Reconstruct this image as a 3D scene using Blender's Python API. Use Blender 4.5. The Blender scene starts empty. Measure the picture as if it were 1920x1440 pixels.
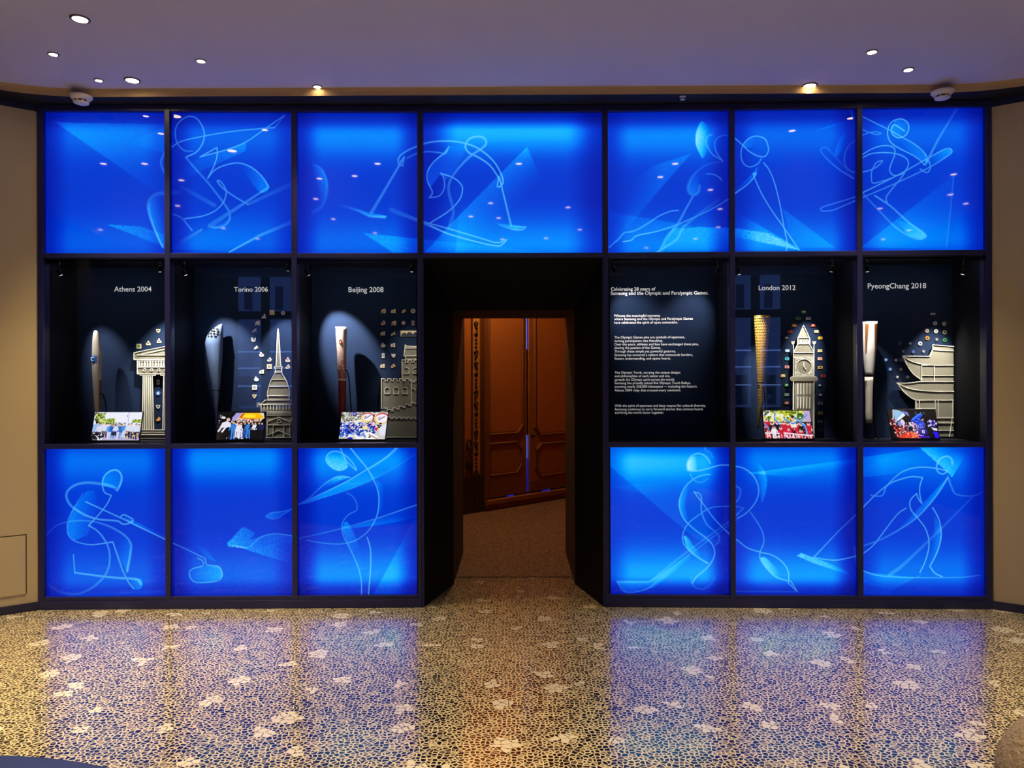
import bpy, bmesh, math, random
import numpy as np
from mathutils import Vector, Matrix

random.seed(7)
rng = np.random.default_rng(11)
C = bpy.context.scene.collection
SC = bpy.context.scene

# ------------------------------------------------------------------ camera
F = 1397.0                    # focal length in pixels of the 1920x1440 frame
S = 285.0                     # pixels per metre on the front of the display wall
D = F / S                     # camera distance from the wall front
HC = (1137.5 - 720) / S       # camera height
ROLL = 0.0025
cam_d = bpy.data.cameras.new('camera')
cam_d.sensor_fit = 'HORIZONTAL'; cam_d.sensor_width = 36.0
cam_d.lens = 36.0 * F / 1920.0
cam_d.clip_start = 0.05
cam = bpy.data.objects.new('camera', cam_d); C.objects.link(cam)
EYE = np.array([0.0, -D, HC])
cR = np.array([1.0, 0, -ROLL]); cR /= np.linalg.norm(cR)
cF = np.array([0.0, 1.0, 0.0]); cU = np.cross(cR, cF)
cam.matrix_world = Matrix(((cR[0], cU[0], -cF[0], EYE[0]), (cR[1], cU[1], -cF[1], EYE[1]),
                           (cR[2], cU[2], -cF[2], EYE[2]), (0, 0, 0, 1)))
SC.camera = cam
def ray(px, py): return cF * F + cR * (px - 960.0) + cU * (720.0 - py)

# ------------------------------------------------------------------ world, exposure
w = bpy.data.worlds.new('world'); SC.world = w; w.use_nodes = True
w.node_tree.nodes['Background'].inputs[0].default_value = (0.02, 0.03, 0.08, 1)
w.node_tree.nodes['Background'].inputs[1].default_value = 0.3
vs = SC.view_settings
vs.view_transform = 'Standard'; vs.look = 'None'; vs.exposure = 0.0; vs.gamma = 1.0
vs.use_curve_mapping = False

# light levels
DOWNLIGHT_W = 92.0
DOWNLIGHT_COL = (1.0, 0.74, 0.38)
LENS_GLOW = 40.0
CASE_SPOT_W = 130.0
CASE_FILL_W = 0.55
PASSAGE_W = 88.0
PANEL_GAIN = 1.0

# ------------------------------------------------------------------ helpers
def lin(c):
    c = np.asarray(c, float)
    if c.max() > 1.001: c = c / 255.0
    return np.where(c <= 0.04045, c / 12.92, ((c + 0.055) / 1.055) ** 2.4)
def rgba(c):
    l = lin(c); return (float(l[0]), float(l[1]), float(l[2]), 1.0)

def mat(name, col, rough=0.6, metal=0.0, spec=0.5, noise=0.0, nscale=20.0, bump=0.0, bscale=200.0, emit=None, estr=0.0, coat=0.0):
    m = bpy.data.materials.new(name); m.use_nodes = True
    nt = m.node_tree; b = nt.nodes['Principled BSDF']
    b.inputs['Base Color'].default_value = rgba(col)
    b.inputs['Roughness'].default_value = rough
    b.inputs['Metallic'].default_value = metal
    b.inputs['Specular IOR Level'].default_value = spec
    b.inputs['Coat Weight'].default_value = coat
    tc = nt.nodes.new('ShaderNodeTexCoord')
    if noise > 0:
        n = nt.nodes.new('ShaderNodeTexNoise'); n.inputs['Scale'].default_value = nscale; n.inputs['Detail'].default_value = 6
        nt.links.new(tc.outputs['Object'], n.inputs['Vector'])
        mx = nt.nodes.new('ShaderNodeMix'); mx.data_type = 'RGBA'
        c = np.array(rgba(col)[:3])
        mx.inputs[6].default_value = (*np.clip(c * (1 - noise), 0, 1), 1); mx.inputs[7].default_value = (*np.clip(c * (1 + noise), 0, 1), 1)
        nt.links.new(n.outputs['Fac'], mx.inputs[0]); nt.links.new(mx.outputs[2], b.inputs['Base Color'])
    if bump > 0:
        n2 = nt.nodes.new('ShaderNodeTexNoise'); n2.inputs['Scale'].default_value = bscale; n2.inputs['Detail'].default_value = 4
        nt.links.new(tc.outputs['Object'], n2.inputs['Vector'])
        bp = nt.nodes.new('ShaderNodeBump'); bp.inputs['Strength'].default_value = bump; bp.inputs['Distance'].default_value = 0.01
        nt.links.new(n2.outputs['Fac'], bp.inputs['Height']); nt.links.new(bp.outputs['Normal'], b.inputs['Normal'])
    if emit is not None:
        b.inputs['Emission Color'].default_value = rgba(emit); b.inputs['Emission Strength'].default_value = estr
    return m

class MB:
    """collects geometry, linked as ONE mesh object"""
    def __init__(s): s.v = []; s.f = []; s.mi = []; s.cur = 0; s.sm = []
    def add(s, vs, fs, smooth=False):
        o = len(s.v); s.v += [tuple(float(q) for q in p) for p in vs]
        for f in fs: s.f.append([o + i for i in f]); s.mi.append(s.cur); s.sm.append(smooth)
    def hexa(s, p):   # 8 points: bottom loop 0-3, top loop 4-7
        s.add(p, [(0, 3, 2, 1), (4, 5, 6, 7), (0, 1, 5, 4), (1, 2, 6, 5), (2, 3, 7, 6), (3, 0, 4, 7)])
    def box(s, a, b, fr=None):
        (x0, y0, z0), (x1, y1, z1) = a, b
        p = [(x0, y0, z0), (x1, y0, z0), (x1, y1, z0), (x0, y1, z0), (x0, y0, z1), (x1, y0, z1), (x1, y1, z1), (x0, y1, z1)]
        if fr: p = [fr.w(*q) for q in p]
        s.hexa(p)
    def prism(s, front, back):
        n = len(front)
        s.add(list(front) + list(back), [list(range(n)), list(range(2 * n - 1, n - 1, -1))] +
              [[i, n + i, n + (i + 1) % n, (i + 1) % n] for i in range(n)])
    def tube(s, pts, r, n=8, smooth=True):
        pts = [np.array(p, float) for p in pts]; rs = r if hasattr(r, '__len__') else [r] * len(pts)
        vs = []; up = None
        for i, p in enumerate(pts):
            d = pts[min(i + 1, len(pts) - 1)] - pts[max(i - 1, 0)]; d = d / (np.linalg.norm(d) + 1e-12)
            if up is None: up = np.array([0, 0, 1.0]) if abs(d[2]) < 0.9 else np.array([1.0, 0, 0])
            a = np.cross(d, up); a /= np.linalg.norm(a) + 1e-12; b = np.cross(a, d); up = b
            for k in range(n):
                t = 2 * math.pi * k / n; vs.append(p + rs[i] * (a * math.cos(t) + b * math.sin(t)))
        fs = [[i * n + k, i * n + (k + 1) % n, (i + 1) * n + (k + 1) % n, (i + 1) * n + k] for i in range(len(pts) - 1) for k in range(n)]
        fs += [list(range(n - 1, -1, -1)), [(len(pts) - 1) * n + k for k in range(n)]]
        s.add(vs, fs, smooth)
    def lathe(s, c, axis, prof, n=24, smooth=True):   # prof: list of (r, h) along axis from c
        axis = np.array(axis, float); axis /= np.linalg.norm(axis); c = np.array(c, float)
        t = np.array([1.0, 0, 0]) if abs(axis[0]) < 0.9 else np.array([0, 1.0, 0])
        a = np.cross(axis, t); a /= np.linalg.norm(a); b = np.cross(axis, a)
        vs = [c + axis * h + max(r, 1e-5) * (a * math.cos(2 * math.pi * k / n) + b * math.sin(2 * math.pi * k / n)) for r, h in prof for k in range(n)]
        fs = [[i * n + k, i * n + (k + 1) % n, (i + 1) * n + (k + 1) % n, (i + 1) * n + k] for i in range(len(prof) - 1) for k in range(n)]
        fs += [list(range(n - 1, -1, -1)), [(len(prof) - 1) * n + k for k in range(n)]]
        s.add(vs, fs, smooth)

WORLD = {}   # world origin of every object / Empty
def build(name, mb, mats, parent=None, origin=None, bevel=0.0):
    V = np.array(mb.v)
    if origin is None:
        lo, hi = V.min(0), V.max(0); origin = np.array([(lo[0] + hi[0]) / 2, (lo[1] + hi[1]) / 2, lo[2]])
    origin = np.array(origin, float)
    me = bpy.data.meshes.new(name)
    me.from_pydata((V - origin).tolist(), [], mb.f)
    if not isinstance(mats, (list, tuple)): mats = [mats]
    for m in mats: me.materials.append(m)
    me.polygons.foreach_set('material_index', mb.mi)
    me.polygons.foreach_set('use_smooth', mb.sm)
    bm = bmesh.new(); bm.from_mesh(me); bmesh.ops.recalc_face_normals(bm, faces=bm.faces); bm.to_mesh(me); bm.free()
    me.update()
    o = bpy.data.objects.new(name, me); C.objects.link(o)
    place(o, origin, parent)
    if bevel > 0:
        bv = o.modifiers.new('bevel', 'BEVEL'); bv.width = bevel; bv.segments = 2; bv.limit_method = 'ANGLE'
    return o
def place(o, origin, parent=None):
    origin = np.array(origin, float)
    if parent is not None:
        o.parent = parent; o.location = Vector(origin - WORLD[parent.name])
    else: o.location = Vector(origin)
    WORLD[o.name] = origin
def tag(o, label, cat, group=None):
    o['label'] = label; o['category'] = cat
    if group: o['group'] = group
    return o
def thing(name, label, cat, loc, group=None):
    o = bpy.data.objects.new(name, None); C.objects.link(o); place(o, loc)
    o.empty_display_size = 0.05
    return tag(o, label, cat, group)
def struct(o): o['kind'] = 'structure'; return o

class Bank:
    """a flat stretch of the display wall: u runs right along it, t runs into it, z up"""
    def __init__(s, px, ang):
        r = ray(px, 720.0); o = EYE + r * (D / r[1]); s.o = np.array([o[0], 0.0, 0.0])
        s.u = np.array([math.cos(ang), math.sin(ang), 0]); s.n = np.array([-math.sin(ang), math.cos(ang), 0])
    def w(s, u, t, z): return s.o + s.u * u + s.n * t + np.array([0, 0, z])
    def at(s, px, py, t=0.0):
        r = ray(px, py); k = (t - np.dot(EYE - s.o, s.n)) / np.dot(r, s.n); p = EYE + r * k - s.o
        return float(np.dot(p, s.u)), float(p[2])
    def P(s, px, py, t=0.0): u, z = s.at(px, py, t); return s.w(u, t, z)
    def project(s, u, t, z):
        p = s.o[:, None] + s.u[:, None] * u.ravel() + s.n[:, None] * t + np.array([[0], [0], [1.0]]) * z.ravel() - EYE[:, None]
        q = cF @ p
        return 960 + F * (cR @ p) / q, 720 - F * (cU @ p) / q
BL = Bank(783.5, 0.0136)      # left stretch, its far end slightly nearer the viewer
BC = Bank(960, 0.0)
BR = Bank(1141.0, -0.029)
DZ = np.array([0, 0, 1.0])

def zc(py): return HC + (720 - py) / S
Z_TOP, Z_P1T, Z_P1B, Z_NT, Z_NB, Z_P2T, Z_P2B = zc(198), zc(210), zc(474.5), zc(483.5), zc(830), zc(839), zc(1115)

# ------------------------------------------------------------------ materials
M = {}
M['frame'] = mat('navy_frame_metal', (34, 37, 92), 0.38, 0.0, 0.6, noise=0.08, nscale=6)
M['case'] = mat('navy_case_lining', (20, 36, 64), 0.8, spec=.15, noise=0.06, nscale=60)
M['case_side'] = mat('navy_case_side', (8, 11, 26), 0.7, spec=.2)
M['reveal'] = mat('black_navy_reveal', (6, 7, 18), 0.7, spec=.2)
M['white_glow_letter'] = mat('white_lettering_glow', (245, 245, 245), 0.6, emit=(255, 255, 255), estr=0.35)  # self-glow added so the letters read bright on the dark back
M['plaster'] = mat('beige_wall_paint', (194, 178, 146), 0.85, noise=0.03, nscale=3, bump=0.05, bscale=60)
M['ceiling'] = mat('ceiling_plaster_blue_spill', (202, 200, 228), 0.9, noise=0.03, nscale=2.5)  # white plaster tinted cool, standing in for blue spill from the panels
M['lip'] = mat('ceiling_lip', (190, 160, 120), 0.85)
M['soffit'] = mat('dark_soffit', (20, 18, 18), 0.8)
M['base'] = mat('navy_baseboard', (30, 33, 70), 0.5)
M['groove'] = mat('dark_groove', (60, 42, 22), 0.9)
M['white_plastic'] = mat('white_plastic', (225, 215, 205), 0.5)
M['black_plastic'] = mat('black_plastic', (12, 12, 14), 0.4)
M['black_metal'] = mat('black_metal', (16, 16, 20), 0.35, 0.6)
M['board'] = mat('cutout_board', (124, 120, 106), 0.7, noise=0.05, nscale=90)
M['board_line'] = mat('cutout_raised_line', (242, 240, 226), 0.6)
M['lens'] = mat('lamp_lens', (255, 240, 210), 0.3, emit=(255, 226, 176), estr=LENS_GLOW)
M['ring'] = mat('lamp_ring', (150, 140, 130), 0.4, 0.3)
M['matte_black'] = mat('matte_black', (7, 7, 9), .9, spec=.05)
M['case_lens'] = mat('case_lamp_lens', (255, 255, 255), 0.3, emit=(255, 250, 240), estr=6.0)

def panel_material():
    m = bpy.data.materials.new('backlit_printed_panel'); m.use_nodes = True
    nt = m.node_tree; b = nt.nodes['Principled BSDF']
    a = nt.nodes.new('ShaderNodeAttribute'); a.attribute_name = 'art'
    b.inputs['Base Color'].default_value = (0.003, 0.004, 0.012, 1)
    b.inputs['Roughness'].default_value = 0.03; b.inputs['Specular IOR Level'].default_value = 0.3
    nt.links.new(a.outputs['Color'], b.inputs['Emission Color']); b.inputs['Emission Strength'].default_value = PANEL_GAIN
    return m
M['panel'] = panel_material()
def screen_material():
    m = bpy.data.materials.new('lit_tablet_screen'); m.use_nodes = True
    nt = m.node_tree; b = nt.nodes['Principled BSDF']
    a = nt.nodes.new('ShaderNodeAttribute'); a.attribute_name = 'picture'
    b.inputs['Base Color'].default_value = (0.01, 0.01, 0.01, 1); b.inputs['Roughness'].default_value = 0.1
    nt.links.new(a.outputs['Color'], b.inputs['Emission Color']); b.inputs['Emission Strength'].default_value = 1.0
    return m
M['screen'] = screen_material()
def glass_material():
    m = bpy.data.materials.new('clear_case_glass'); m.use_nodes = True
    nt = m.node_tree; nt.nodes.remove(nt.nodes['Principled BSDF']); out = nt.nodes['Material Output']
    tr = nt.nodes.new('ShaderNodeBsdfTransparent'); gl = nt.nodes.new('ShaderNodeBsdfGlossy'); gl.inputs['Roughness'].default_value = 0.0
    fr = nt.nodes.new('ShaderNodeFresnel'); fr.inputs['IOR'].default_value = 1.3
    mx = nt.nodes.new('ShaderNodeMixShader')
    nt.links.new(fr.outputs[0], mx.inputs[0]); nt.links.new(tr.outputs[0], mx.inputs[1]); nt.links.new(gl.outputs[0], mx.inputs[2])
    nt.links.new(mx.outputs[0], out.inputs['Surface'])
    return m
M['glass'] = glass_material()

def terrazzo(name, cell, spot, light, mids, dark, white, coat, rough, dark_share):
    m = bpy.data.materials.new(name); m.use_nodes = True
    nt = m.node_tree; b = nt.nodes['Principled BSDF']; L = nt.links.new; N = nt.nodes.new
    tc = N('ShaderNodeTexCoord')
    nz = N('ShaderNodeTexNoise'); nz.inputs['Scale'].default_value = cell * 0.7; nz.inputs['Detail'].default_value = 2
    L(tc.outputs['Object'], nz.inputs['Vector'])
    mixv = N('ShaderNodeMix'); mixv.data_type = 'VECTOR'; mixv.inputs[0].default_value = 0.012
    L(tc.outputs['Object'], mixv.inputs[4]); L(nz.outputs['Color'], mixv.inputs[5])
    def vor(feature, scale, vec):
        v = N('ShaderNodeTexVoronoi'); v.voronoi_dimensions = '2D'; v.feature = feature; v.inputs['Scale'].default_value = scale; v.inputs['Randomness'].default_value = 1.0
        L(vec, v.inputs['Vector']); return v
    v1 = vor('F1', cell, mixv.outputs[1]); ve = vor('DISTANCE_TO_EDGE', cell, mixv.outputs[1])
    sep = N('ShaderNodeSeparateColor'); L(v1.outputs['Color'], sep.inputs[0])
    # per-stone colour
    r = N('ShaderNodeValToRGB'); r.color_ramp.interpolation = 'CONSTANT'
    el = r.color_ramp.elements
    el[0].position = 0; el[0].color = rgba(dark)
    el[1].position = dark_share; el[1].color = rgba(mids[0])
    for i, c in enumerate(mids[1:]):
        e = el.new(dark_share + (1 - dark_share) * (i + 1) / len(mids)); e.color = rgba(c)
    L(sep.outputs[0], r.inputs[0])
    # grout
    st = N('ShaderNodeMapRange'); st.inputs[1].default_value = 0.10; st.inputs[2].default_value = 0.125
    jit = N('ShaderNodeMath'); jit.operation = 'MULTIPLY_ADD'; jit.inputs[1].default_value = -0.14; L(sep.outputs[1], jit.inputs[0]); L(ve.outputs['Distance'], jit.inputs[2])
    jit2 = N('ShaderNodeMath'); jit2.operation = 'ADD'; jit2.inputs[1].default_value = 0.05; L(jit.outputs[0], jit2.inputs[0])
    L(jit2.outputs[0], st.inputs[0])
    mx = N('ShaderNodeMix'); mx.data_type = 'RGBA'; mx.inputs[6].default_value = rgba(light)
    L(st.outputs[0], mx.inputs[0]); L(r.outputs[0], mx.inputs[7])
    col = mx.outputs[2]
    if spot > 0:
        # flower-like clusters of big white chips: chips whose own centre falls inside a spot
        vc = vor('F1', cell * 0.62, mixv.outputs[1]); vce = vor('DISTANCE_TO_EDGE', cell * 0.62, mixv.outputs[1])
        vsx = vor('F1', spot, vc.outputs['Position'])
        s2 = N('ShaderNodeSeparateColor'); L(vsx.outputs['Color'], s2.inputs[0])
        rd_ = N('ShaderNodeMath'); rd_.operation = 'MULTIPLY_ADD'; rd_.inputs[1].default_value = .09; rd_.inputs[2].default_value = .085; L(s2.outputs[0], rd_.inputs[0])
        lt = N('ShaderNodeMath'); lt.operation = 'LESS_THAN'; L(rd_.outputs[0], lt.inputs[1]); L(vsx.outputs['Distance'], lt.inputs[0])
        gt = N('ShaderNodeMath'); gt.operation = 'GREATER_THAN'; gt.inputs[1].default_value = 0.08; L(vce.outputs['Distance'], gt.inputs[0])
        ml = N('ShaderNodeMath'); ml.operation = 'MULTIPLY'; L(lt.outputs[0], ml.inputs[0]); L(gt.outputs[0], ml.inputs[1])
        m2 = N('ShaderNodeMix'); m2.data_type = 'RGBA'; L(ml.outputs[0], m2.inputs[0]); L(col, m2.inputs[6]); m2.inputs[7].default_value = rgba(white)
        col = m2.outputs[2]
    L(col, b.inputs['Base Color'])
    b.inputs['Roughness'].default_value = rough; b.inputs['Specular IOR Level'].default_value = 0.6
    b.inputs['Coat Weight'].default_value = coat; b.inputs['Coat Roughness'].default_value = 0.11
    return m
M['floor'] = terrazzo('pebble_terrazzo', 49, 3.1, (236, 222, 176), [(30, 28, 34), (58, 52, 52), (96, 86, 76), (150, 136, 108)], (6, 6, 14), (246, 240, 214), 1.0, 0.3, 0.68)
M['inner_floor'] = terrazzo('fine_terrazzo', 55, 0, (150, 124, 104), [(50, 38, 32), (76, 58, 46)], (20, 16, 14), (200, 180, 150), 0.0, 0.7, 0.5)

# ------------------------------------------------------------------ setting: floor, ceiling, walls
corner_l = BL.P(73.0, 650, 0.0); corner_r = BR.P(1858.0, 650, 0.0)
def side_pt(px, ratio, c):
    r = ray(px, 720); y = (c[1] + D) * ratio; return EYE + r * (y / r[1])
pl = side_pt(0, 0.974, corner_l); pr = side_pt(1920, 0.979, corner_r)
dl = (pl - corner_l)[:2]; dl /= np.linalg.norm(dl); dr = (pr - corner_r)[:2]; dr /= np.linalg.norm(dr)
cl2, cr2 = corner_l[:2], corner_r[:2]
L1 = cl2 + dl * 2.4; R1 = cr2 + dr * 2.2
Lm = cl2 + dl * 1.1; Rm = cr2 + dr * 1.1
YB = -8.2
Z_CEIL = HC + 536 / S; Z_SOF = HC + 523 / S
def wall_obj(name, pts, z0, z1, m, th=0.12, side=1):
    mb = MB()
    for a, b in zip(pts[:-1], pts[1:]):
        a, b = np.array(a), np.array(b); d = b - a; d = d / np.linalg.norm(d); n = np.array([-d[1], d[0]]) * side * th
        q = [a, b, b + n, a + n]
        mb.hexa([(*p, z0) for p in q] + [(*p, z1) for p in q])
    return struct(build(name, mb, m))
fl = MB()
fl.add([(-6, YB - .3, 0), (6, YB - .3, 0), (6, 0.74, 0), (-6, 0.74, 0), (-6, YB - .3, -.1), (6, YB - .3, -.1), (6, 0.74, -.1), (-6, 0.74, -.1)],
       [(0, 1, 2, 3), (4, 7, 6, 5), (0, 4, 5, 1), (1, 5, 6, 2), (2, 6, 7, 3), (3, 7, 4, 0)])
struct(build('floor', fl, M['floor'], origin=(0, 0, 0)))
fi = MB(); fi.box((-3, 0.755, -.1), (3.2, 6.6, 0.0)); struct(build('floor', fi, M['inner_floor'], origin=(0, 0, 0)))
tr = MB(); tr.box((-1.2, 0.74, -.1), (1.2, 0.755, 0.003)); struct(build('trim_1', tr, M['soffit']))
wl_top = HC + 511.5 / S * 1.0
wall_obj('wall_left', [cl2, Lm], 0, Z_SOF - .05, M['plaster'], side=-1)
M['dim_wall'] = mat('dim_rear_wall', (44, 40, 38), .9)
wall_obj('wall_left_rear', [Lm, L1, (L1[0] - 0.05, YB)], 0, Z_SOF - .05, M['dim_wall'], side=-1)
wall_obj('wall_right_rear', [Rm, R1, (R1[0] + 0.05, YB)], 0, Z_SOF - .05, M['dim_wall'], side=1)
wall_obj('wall_right', [cr2, Rm], 0, Z_SOF - .05, M['plaster'], side=1)
wall_obj('trim_2', [cl2, L1, (L1[0] - 0.05, YB)], Z_SOF - .05, Z_CEIL + .4, M['base'], th=.13, side=-1)
wall_obj('trim_3', [cr2, R1, (R1[0] + 0.05, YB)], Z_SOF - .05, Z_CEIL + .4, M['base'], th=.13, side=1)
def inset(pts, k): return [np.array(p) + k for p in pts]
def board(name, pts, side):
    nrm = []
    mb = MB()
    for i, (a, b) in enumerate(zip(pts[:-1], pts[1:])):
        a, b = np.array(a, float), np.array(b, float); d = b - a; d /= np.linalg.norm(d); n = np.array([d[1], -d[0]]) * side * 0.012
        q = [a, b, b + n, a + n]
        mb.hexa([(*p, 0) for p in q] + [(*p, 0.053) for p in q])
    return struct(build(name, mb, M['base']))
board('baseboard_left', [cl2, L1, (L1[0] - 0.05, YB)], -1)
board('baseboard_right', [cr2, R1, (R1[0] + 0.05, YB)], 1)

# ceiling: plaster slab whose front edge drops as a rounded lip onto a dark soffit strip
def ceil_line(off, n=6):
    """outline at distance off in front of the walls, left to right, with rounded corners"""
    a = np.array([L1[0] - 0.05 + off, YB]); b = L1 + np.array([off, -off * .5])
    c = cl2 + np.array([off * .45, -off]); d = cr2 + np.array([-off * .45, -off]); e = R1 + np.array([-off, -off * .5]); f = np.array([R1[0] + 0.05 - off, YB])
    pts = [a]
    for p, q, r_ in ((a, b, c), (b, c, d), (c, d, e), (d, e, f)):
        k = 0.35
        l1 = min(k, np.linalg.norm(p - q) * .45); l2 = min(k, np.linalg.norm(r_ - q) * .45)
        s0 = q + (p - q) / np.linalg.norm(p - q) * l1; s1 = q + (r_ - q) / np.linalg.norm(r_ - q) * l2
        for i in range(n + 1):
            t = i / n; pts.append((1 - t) ** 2 * s0 + 2 * t * (1 - t) * q + t * t * s1)
    pts.append(f); return pts
A = ceil_line(0.135); B_ = ceil_line(0.120)
ce = MB()
ce.add([(*p, Z_CEIL) for p in A] , [list(range(len(A)))])
ce.cur = 1
n = len(A)
prof = [(0.0, 0.0), (0.3, 0.12), (0.75, 0.45), (1.0, 1.0)]
rings = [[(*(A[i] * (1 - s_) + B_[i] * s_), Z_CEIL + (Z_SOF - Z_CEIL) * h) for i in range(n)] for s_, h in prof]
for k in range(len(prof) - 1):
    ce.add(rings[k] + rings[k + 1], [[i, i + 1, n + i + 1, n + i] for i in range(n - 1)], True)
ce.cur = 2
G = ceil_line(-0.10)
ce.add([(*p, Z_SOF) for p in B_] + [(*p, Z_SOF) for p in G], [[i, i + 1, n + i + 1, n + i] for i in range(n - 1)])
ce.cur = 0
ce.box((-6, YB - .2, Z_CEIL + .3), (6, 1.0, Z_CEIL + .4))
struct(build('ceiling', ce, [M['ceiling'], M['lip'], M['soffit']], origin=(0, 0, Z_CEIL)))

# back wall behind the viewer with the two windows that mirror in the case glass
M['dusk'] = mat('dusk_sky_glow', (20, 40, 110), 0.5, emit=(70, 105, 200), estr=3.4)
M['dusk_dark'] = mat('dusk_facade', (10, 18, 50), 0.5, emit=(30, 50, 120), estr=2.2)
def bounce(bk, px, py, t):
    P0 = bk.P(px, py, t); d = P0 - EYE; return P0, d - 2 * np.dot(d, bk.n) * bk.n
def mir(px, py, Y):
    bk = BL if px < 783 else BR
    P0, d = bounce(bk, px, py if py else 640, .004); return P0 + d * ((Y - P0[1]) / d[1])
def mir_old(px, py, Y):     # point on the plane Y that mirrors (in the wall front) to pixel px,py
    d = D - Y; return ((px - 960) / F * d, Y, HC + (720 - py) / F * d)
openings = [(436, 552), (1366, 1474)]
zt, zb = mir(490, 508, YB)[2], mir(490, 772, YB)[2]
bw = MB(); xs = [-6]
for a, b in openings: xs += [mir(a, 0, YB)[0], mir(b, 0, YB)[0]]
xs.append(6)
for i in range(0, len(xs), 2): bw.box((xs[i], YB - .3, 0), (xs[i + 1], YB, Z_CEIL + .4))
for i in (1, 3):
    bw.box((xs[i], YB - .3, 0), (xs[i + 1], YB, zb)); bw.box((xs[i], YB - .3, zt), (xs[i + 1], YB, Z_CEIL + .4))
M['backwall'] = mat('dim_back_wall', (34, 30, 30), 0.9)
struct(build('wall_back', bw, M['backwall']))
for wi, (a, b) in enumerate(openings):
    x0, x1 = mir(a, 0, YB)[0], mir(b, 0, YB)[0]
    wroot = bpy.data.objects.new('window_%d' % (wi + 1), None); C.objects.link(wroot); place(wroot, ((x0 + x1) / 2, YB - .1, zb)); struct(wroot)
    fr = MB(); yb = YB - .12; cs = []
    mid = (x0 + x1) / 2; fw = .055
    for q0, q1 in ((x0, x0 + fw), (mid - fw * 1.3, mid + fw * 1.3), (x1 - fw, x1)): fr.box((q0, yb - .04, zb), (q1, yb + .03, zt))
    ztr = mir(490, 590, YB)[2]
    for q0, q1 in ((zb, zb + fw), (ztr - .07, ztr + .07), (zt - fw, zt)): fr.box((x0, yb - .04, q0), (x1, yb + .03, q1))
    build('window_frame', fr, M['soffit'], wroot)
    pn = MB(); pn.box((x0, yb - .02, zb), (x1, yb - .015, zt)); build('pane', pn, M['dusk'], wroot)
    rl = MB()
    M.setdefault('rail', mat('glowing_balcony_rail', (80, 110, 190), 0.5, emit=(110, 150, 240), estr=11))  # rail given its own glow so it shows mirrored in the case glass
    for py in (659, 690, 724): z = mir(490, py, YB)[2]; rl.box((x0, yb, z - .011), (x1, yb + .012, z + .011))
    build('window_rail', rl, M['rail'], wroot)
    dk = MB()
    for q in range(2):
        xa = x0 + (x1 - x0) * (.06 + .5 * q); dk.box((xa + .1, yb - .012, ztr + .1), (xa + .24, yb - .005, zt - .25))
        dk.box((xa, yb - .012, zb + .1), (xa + .3, yb - .005, zb + .62))
    build('facade_shape', dk, M['dusk_dark'], wroot)

# ------------------------------------------------------------------ passage behind the doorway
def wp(px, py, Y):
    r = ray(px, py); return EYE + r * ((Y + D) / r[1])
Y_IN = 0.112 * D; Y_OUT = 0.318 * D
fa = [BL.P(794.5, 700, 0.0)[0], BR.P(1130.5, 700, 0.0)[0]]; fz = Z_NT
xi = [wp(850, 800, Y_IN)[0], wp(1077.5, 800, Y_IN)[0]]; ziT = wp(960, 582, Y_IN)[2]
rv = MB()
rv.hexa([(fa[0], 0.0, 0), (xi[0], Y_IN, 0), (xi[0] - .05, Y_IN, 0), (fa[0] - .05, 0.02, 0), (fa[0], 0.0, fz), (xi[0], Y_IN, fz), (xi[0] - .05, Y_IN, fz), (fa[0] - .05, 0.02, fz)])
rv.hexa([(fa[1], 0.0, 0), (xi[1], Y_IN, 0), (xi[1] + .05, Y_IN, 0), (fa[1] + .05, 0.02, 0), (fa[1], 0.0, fz), (xi[1], Y_IN, fz), (xi[1] + .05, Y_IN, fz), (fa[1] + .05, 0.02, fz)])
rv.hexa([(fa[0], 0, fz), (fa[1], 0, fz), (xi[1], Y_IN, ziT), (xi[0], Y_IN, ziT), (fa[0], .03, fz + .02), (fa[1], .03, fz + .02), (xi[1], Y_IN, fz + .06), (xi[0], Y_IN, fz + .06)])
struct(build('door_1', rv, M['reveal'], origin=(0, 0, 0)))
M['jamb'] = mat('old_brown_jamb', (38, 28, 26), 0.7, noise=.1, nscale=8)
xo = [wp(868, 800, Y_OUT)[0], wp(1060, 800, Y_OUT)[0]]; zoT = wp(960, 597, Y_OUT)[2]
jb = MB()
jb.hexa([(xi[0], Y_IN, 0), (xo[0], Y_OUT, 0), (xo[0] - .3, Y_OUT, 0), (xi[0] - .3, Y_IN, 0), (xi[0], Y_IN, 3.4), (xo[0], Y_OUT, 3.4), (xo[0] - .3, Y_OUT, 3.4), (xi[0] - .3, Y_IN, 3.4)])
jb.hexa([(xi[1], Y_IN, 0), (xo[1], Y_OUT, 0), (xo[1] + .3, Y_OUT, 0), (xi[1] + .3, Y_IN, 0), (xi[1], Y_IN, 3.4), (xo[1], Y_OUT, 3.4), (xo[1] + .3, Y_OUT, 3.4), (xi[1] + .3, Y_IN, 3.4)])
jb.hexa([(xi[0], Y_IN, ziT), (xi[1], Y_IN, ziT), (xo[1], Y_OUT, zoT), (xo[0], Y_OUT, zoT), (xi[0], Y_IN, 3.4), (xi[1], Y_IN, 3.4), (xo[1], Y_OUT, 3.4), (xo[0], Y_OUT, 3.4)])
struct(build('trim_4', jb, M['jamb'], origin=(0, 0, 0)))
M['ochre'] = mat('ochre_old_wall', (172, 104, 44), 0.75, noise=.12, nscale=4)
M['dado'] = mat('dark_dado', (34, 30, 26), 0.7)
M['old_wood'] = mat('old_painted_wood', (150, 92, 44), 0.55, noise=.12, nscale=5)
M['old_wood_edge'] = mat('old_moulding_wood', (120, 72, 36), 0.5, noise=.1, nscale=8)
M['ornament'] = mat('painted_scroll', (44, 22, 12), 0.8)
M['band'] = mat('gilded_band', (196, 140, 66), 0.7, noise=.2, nscale=30)
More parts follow.
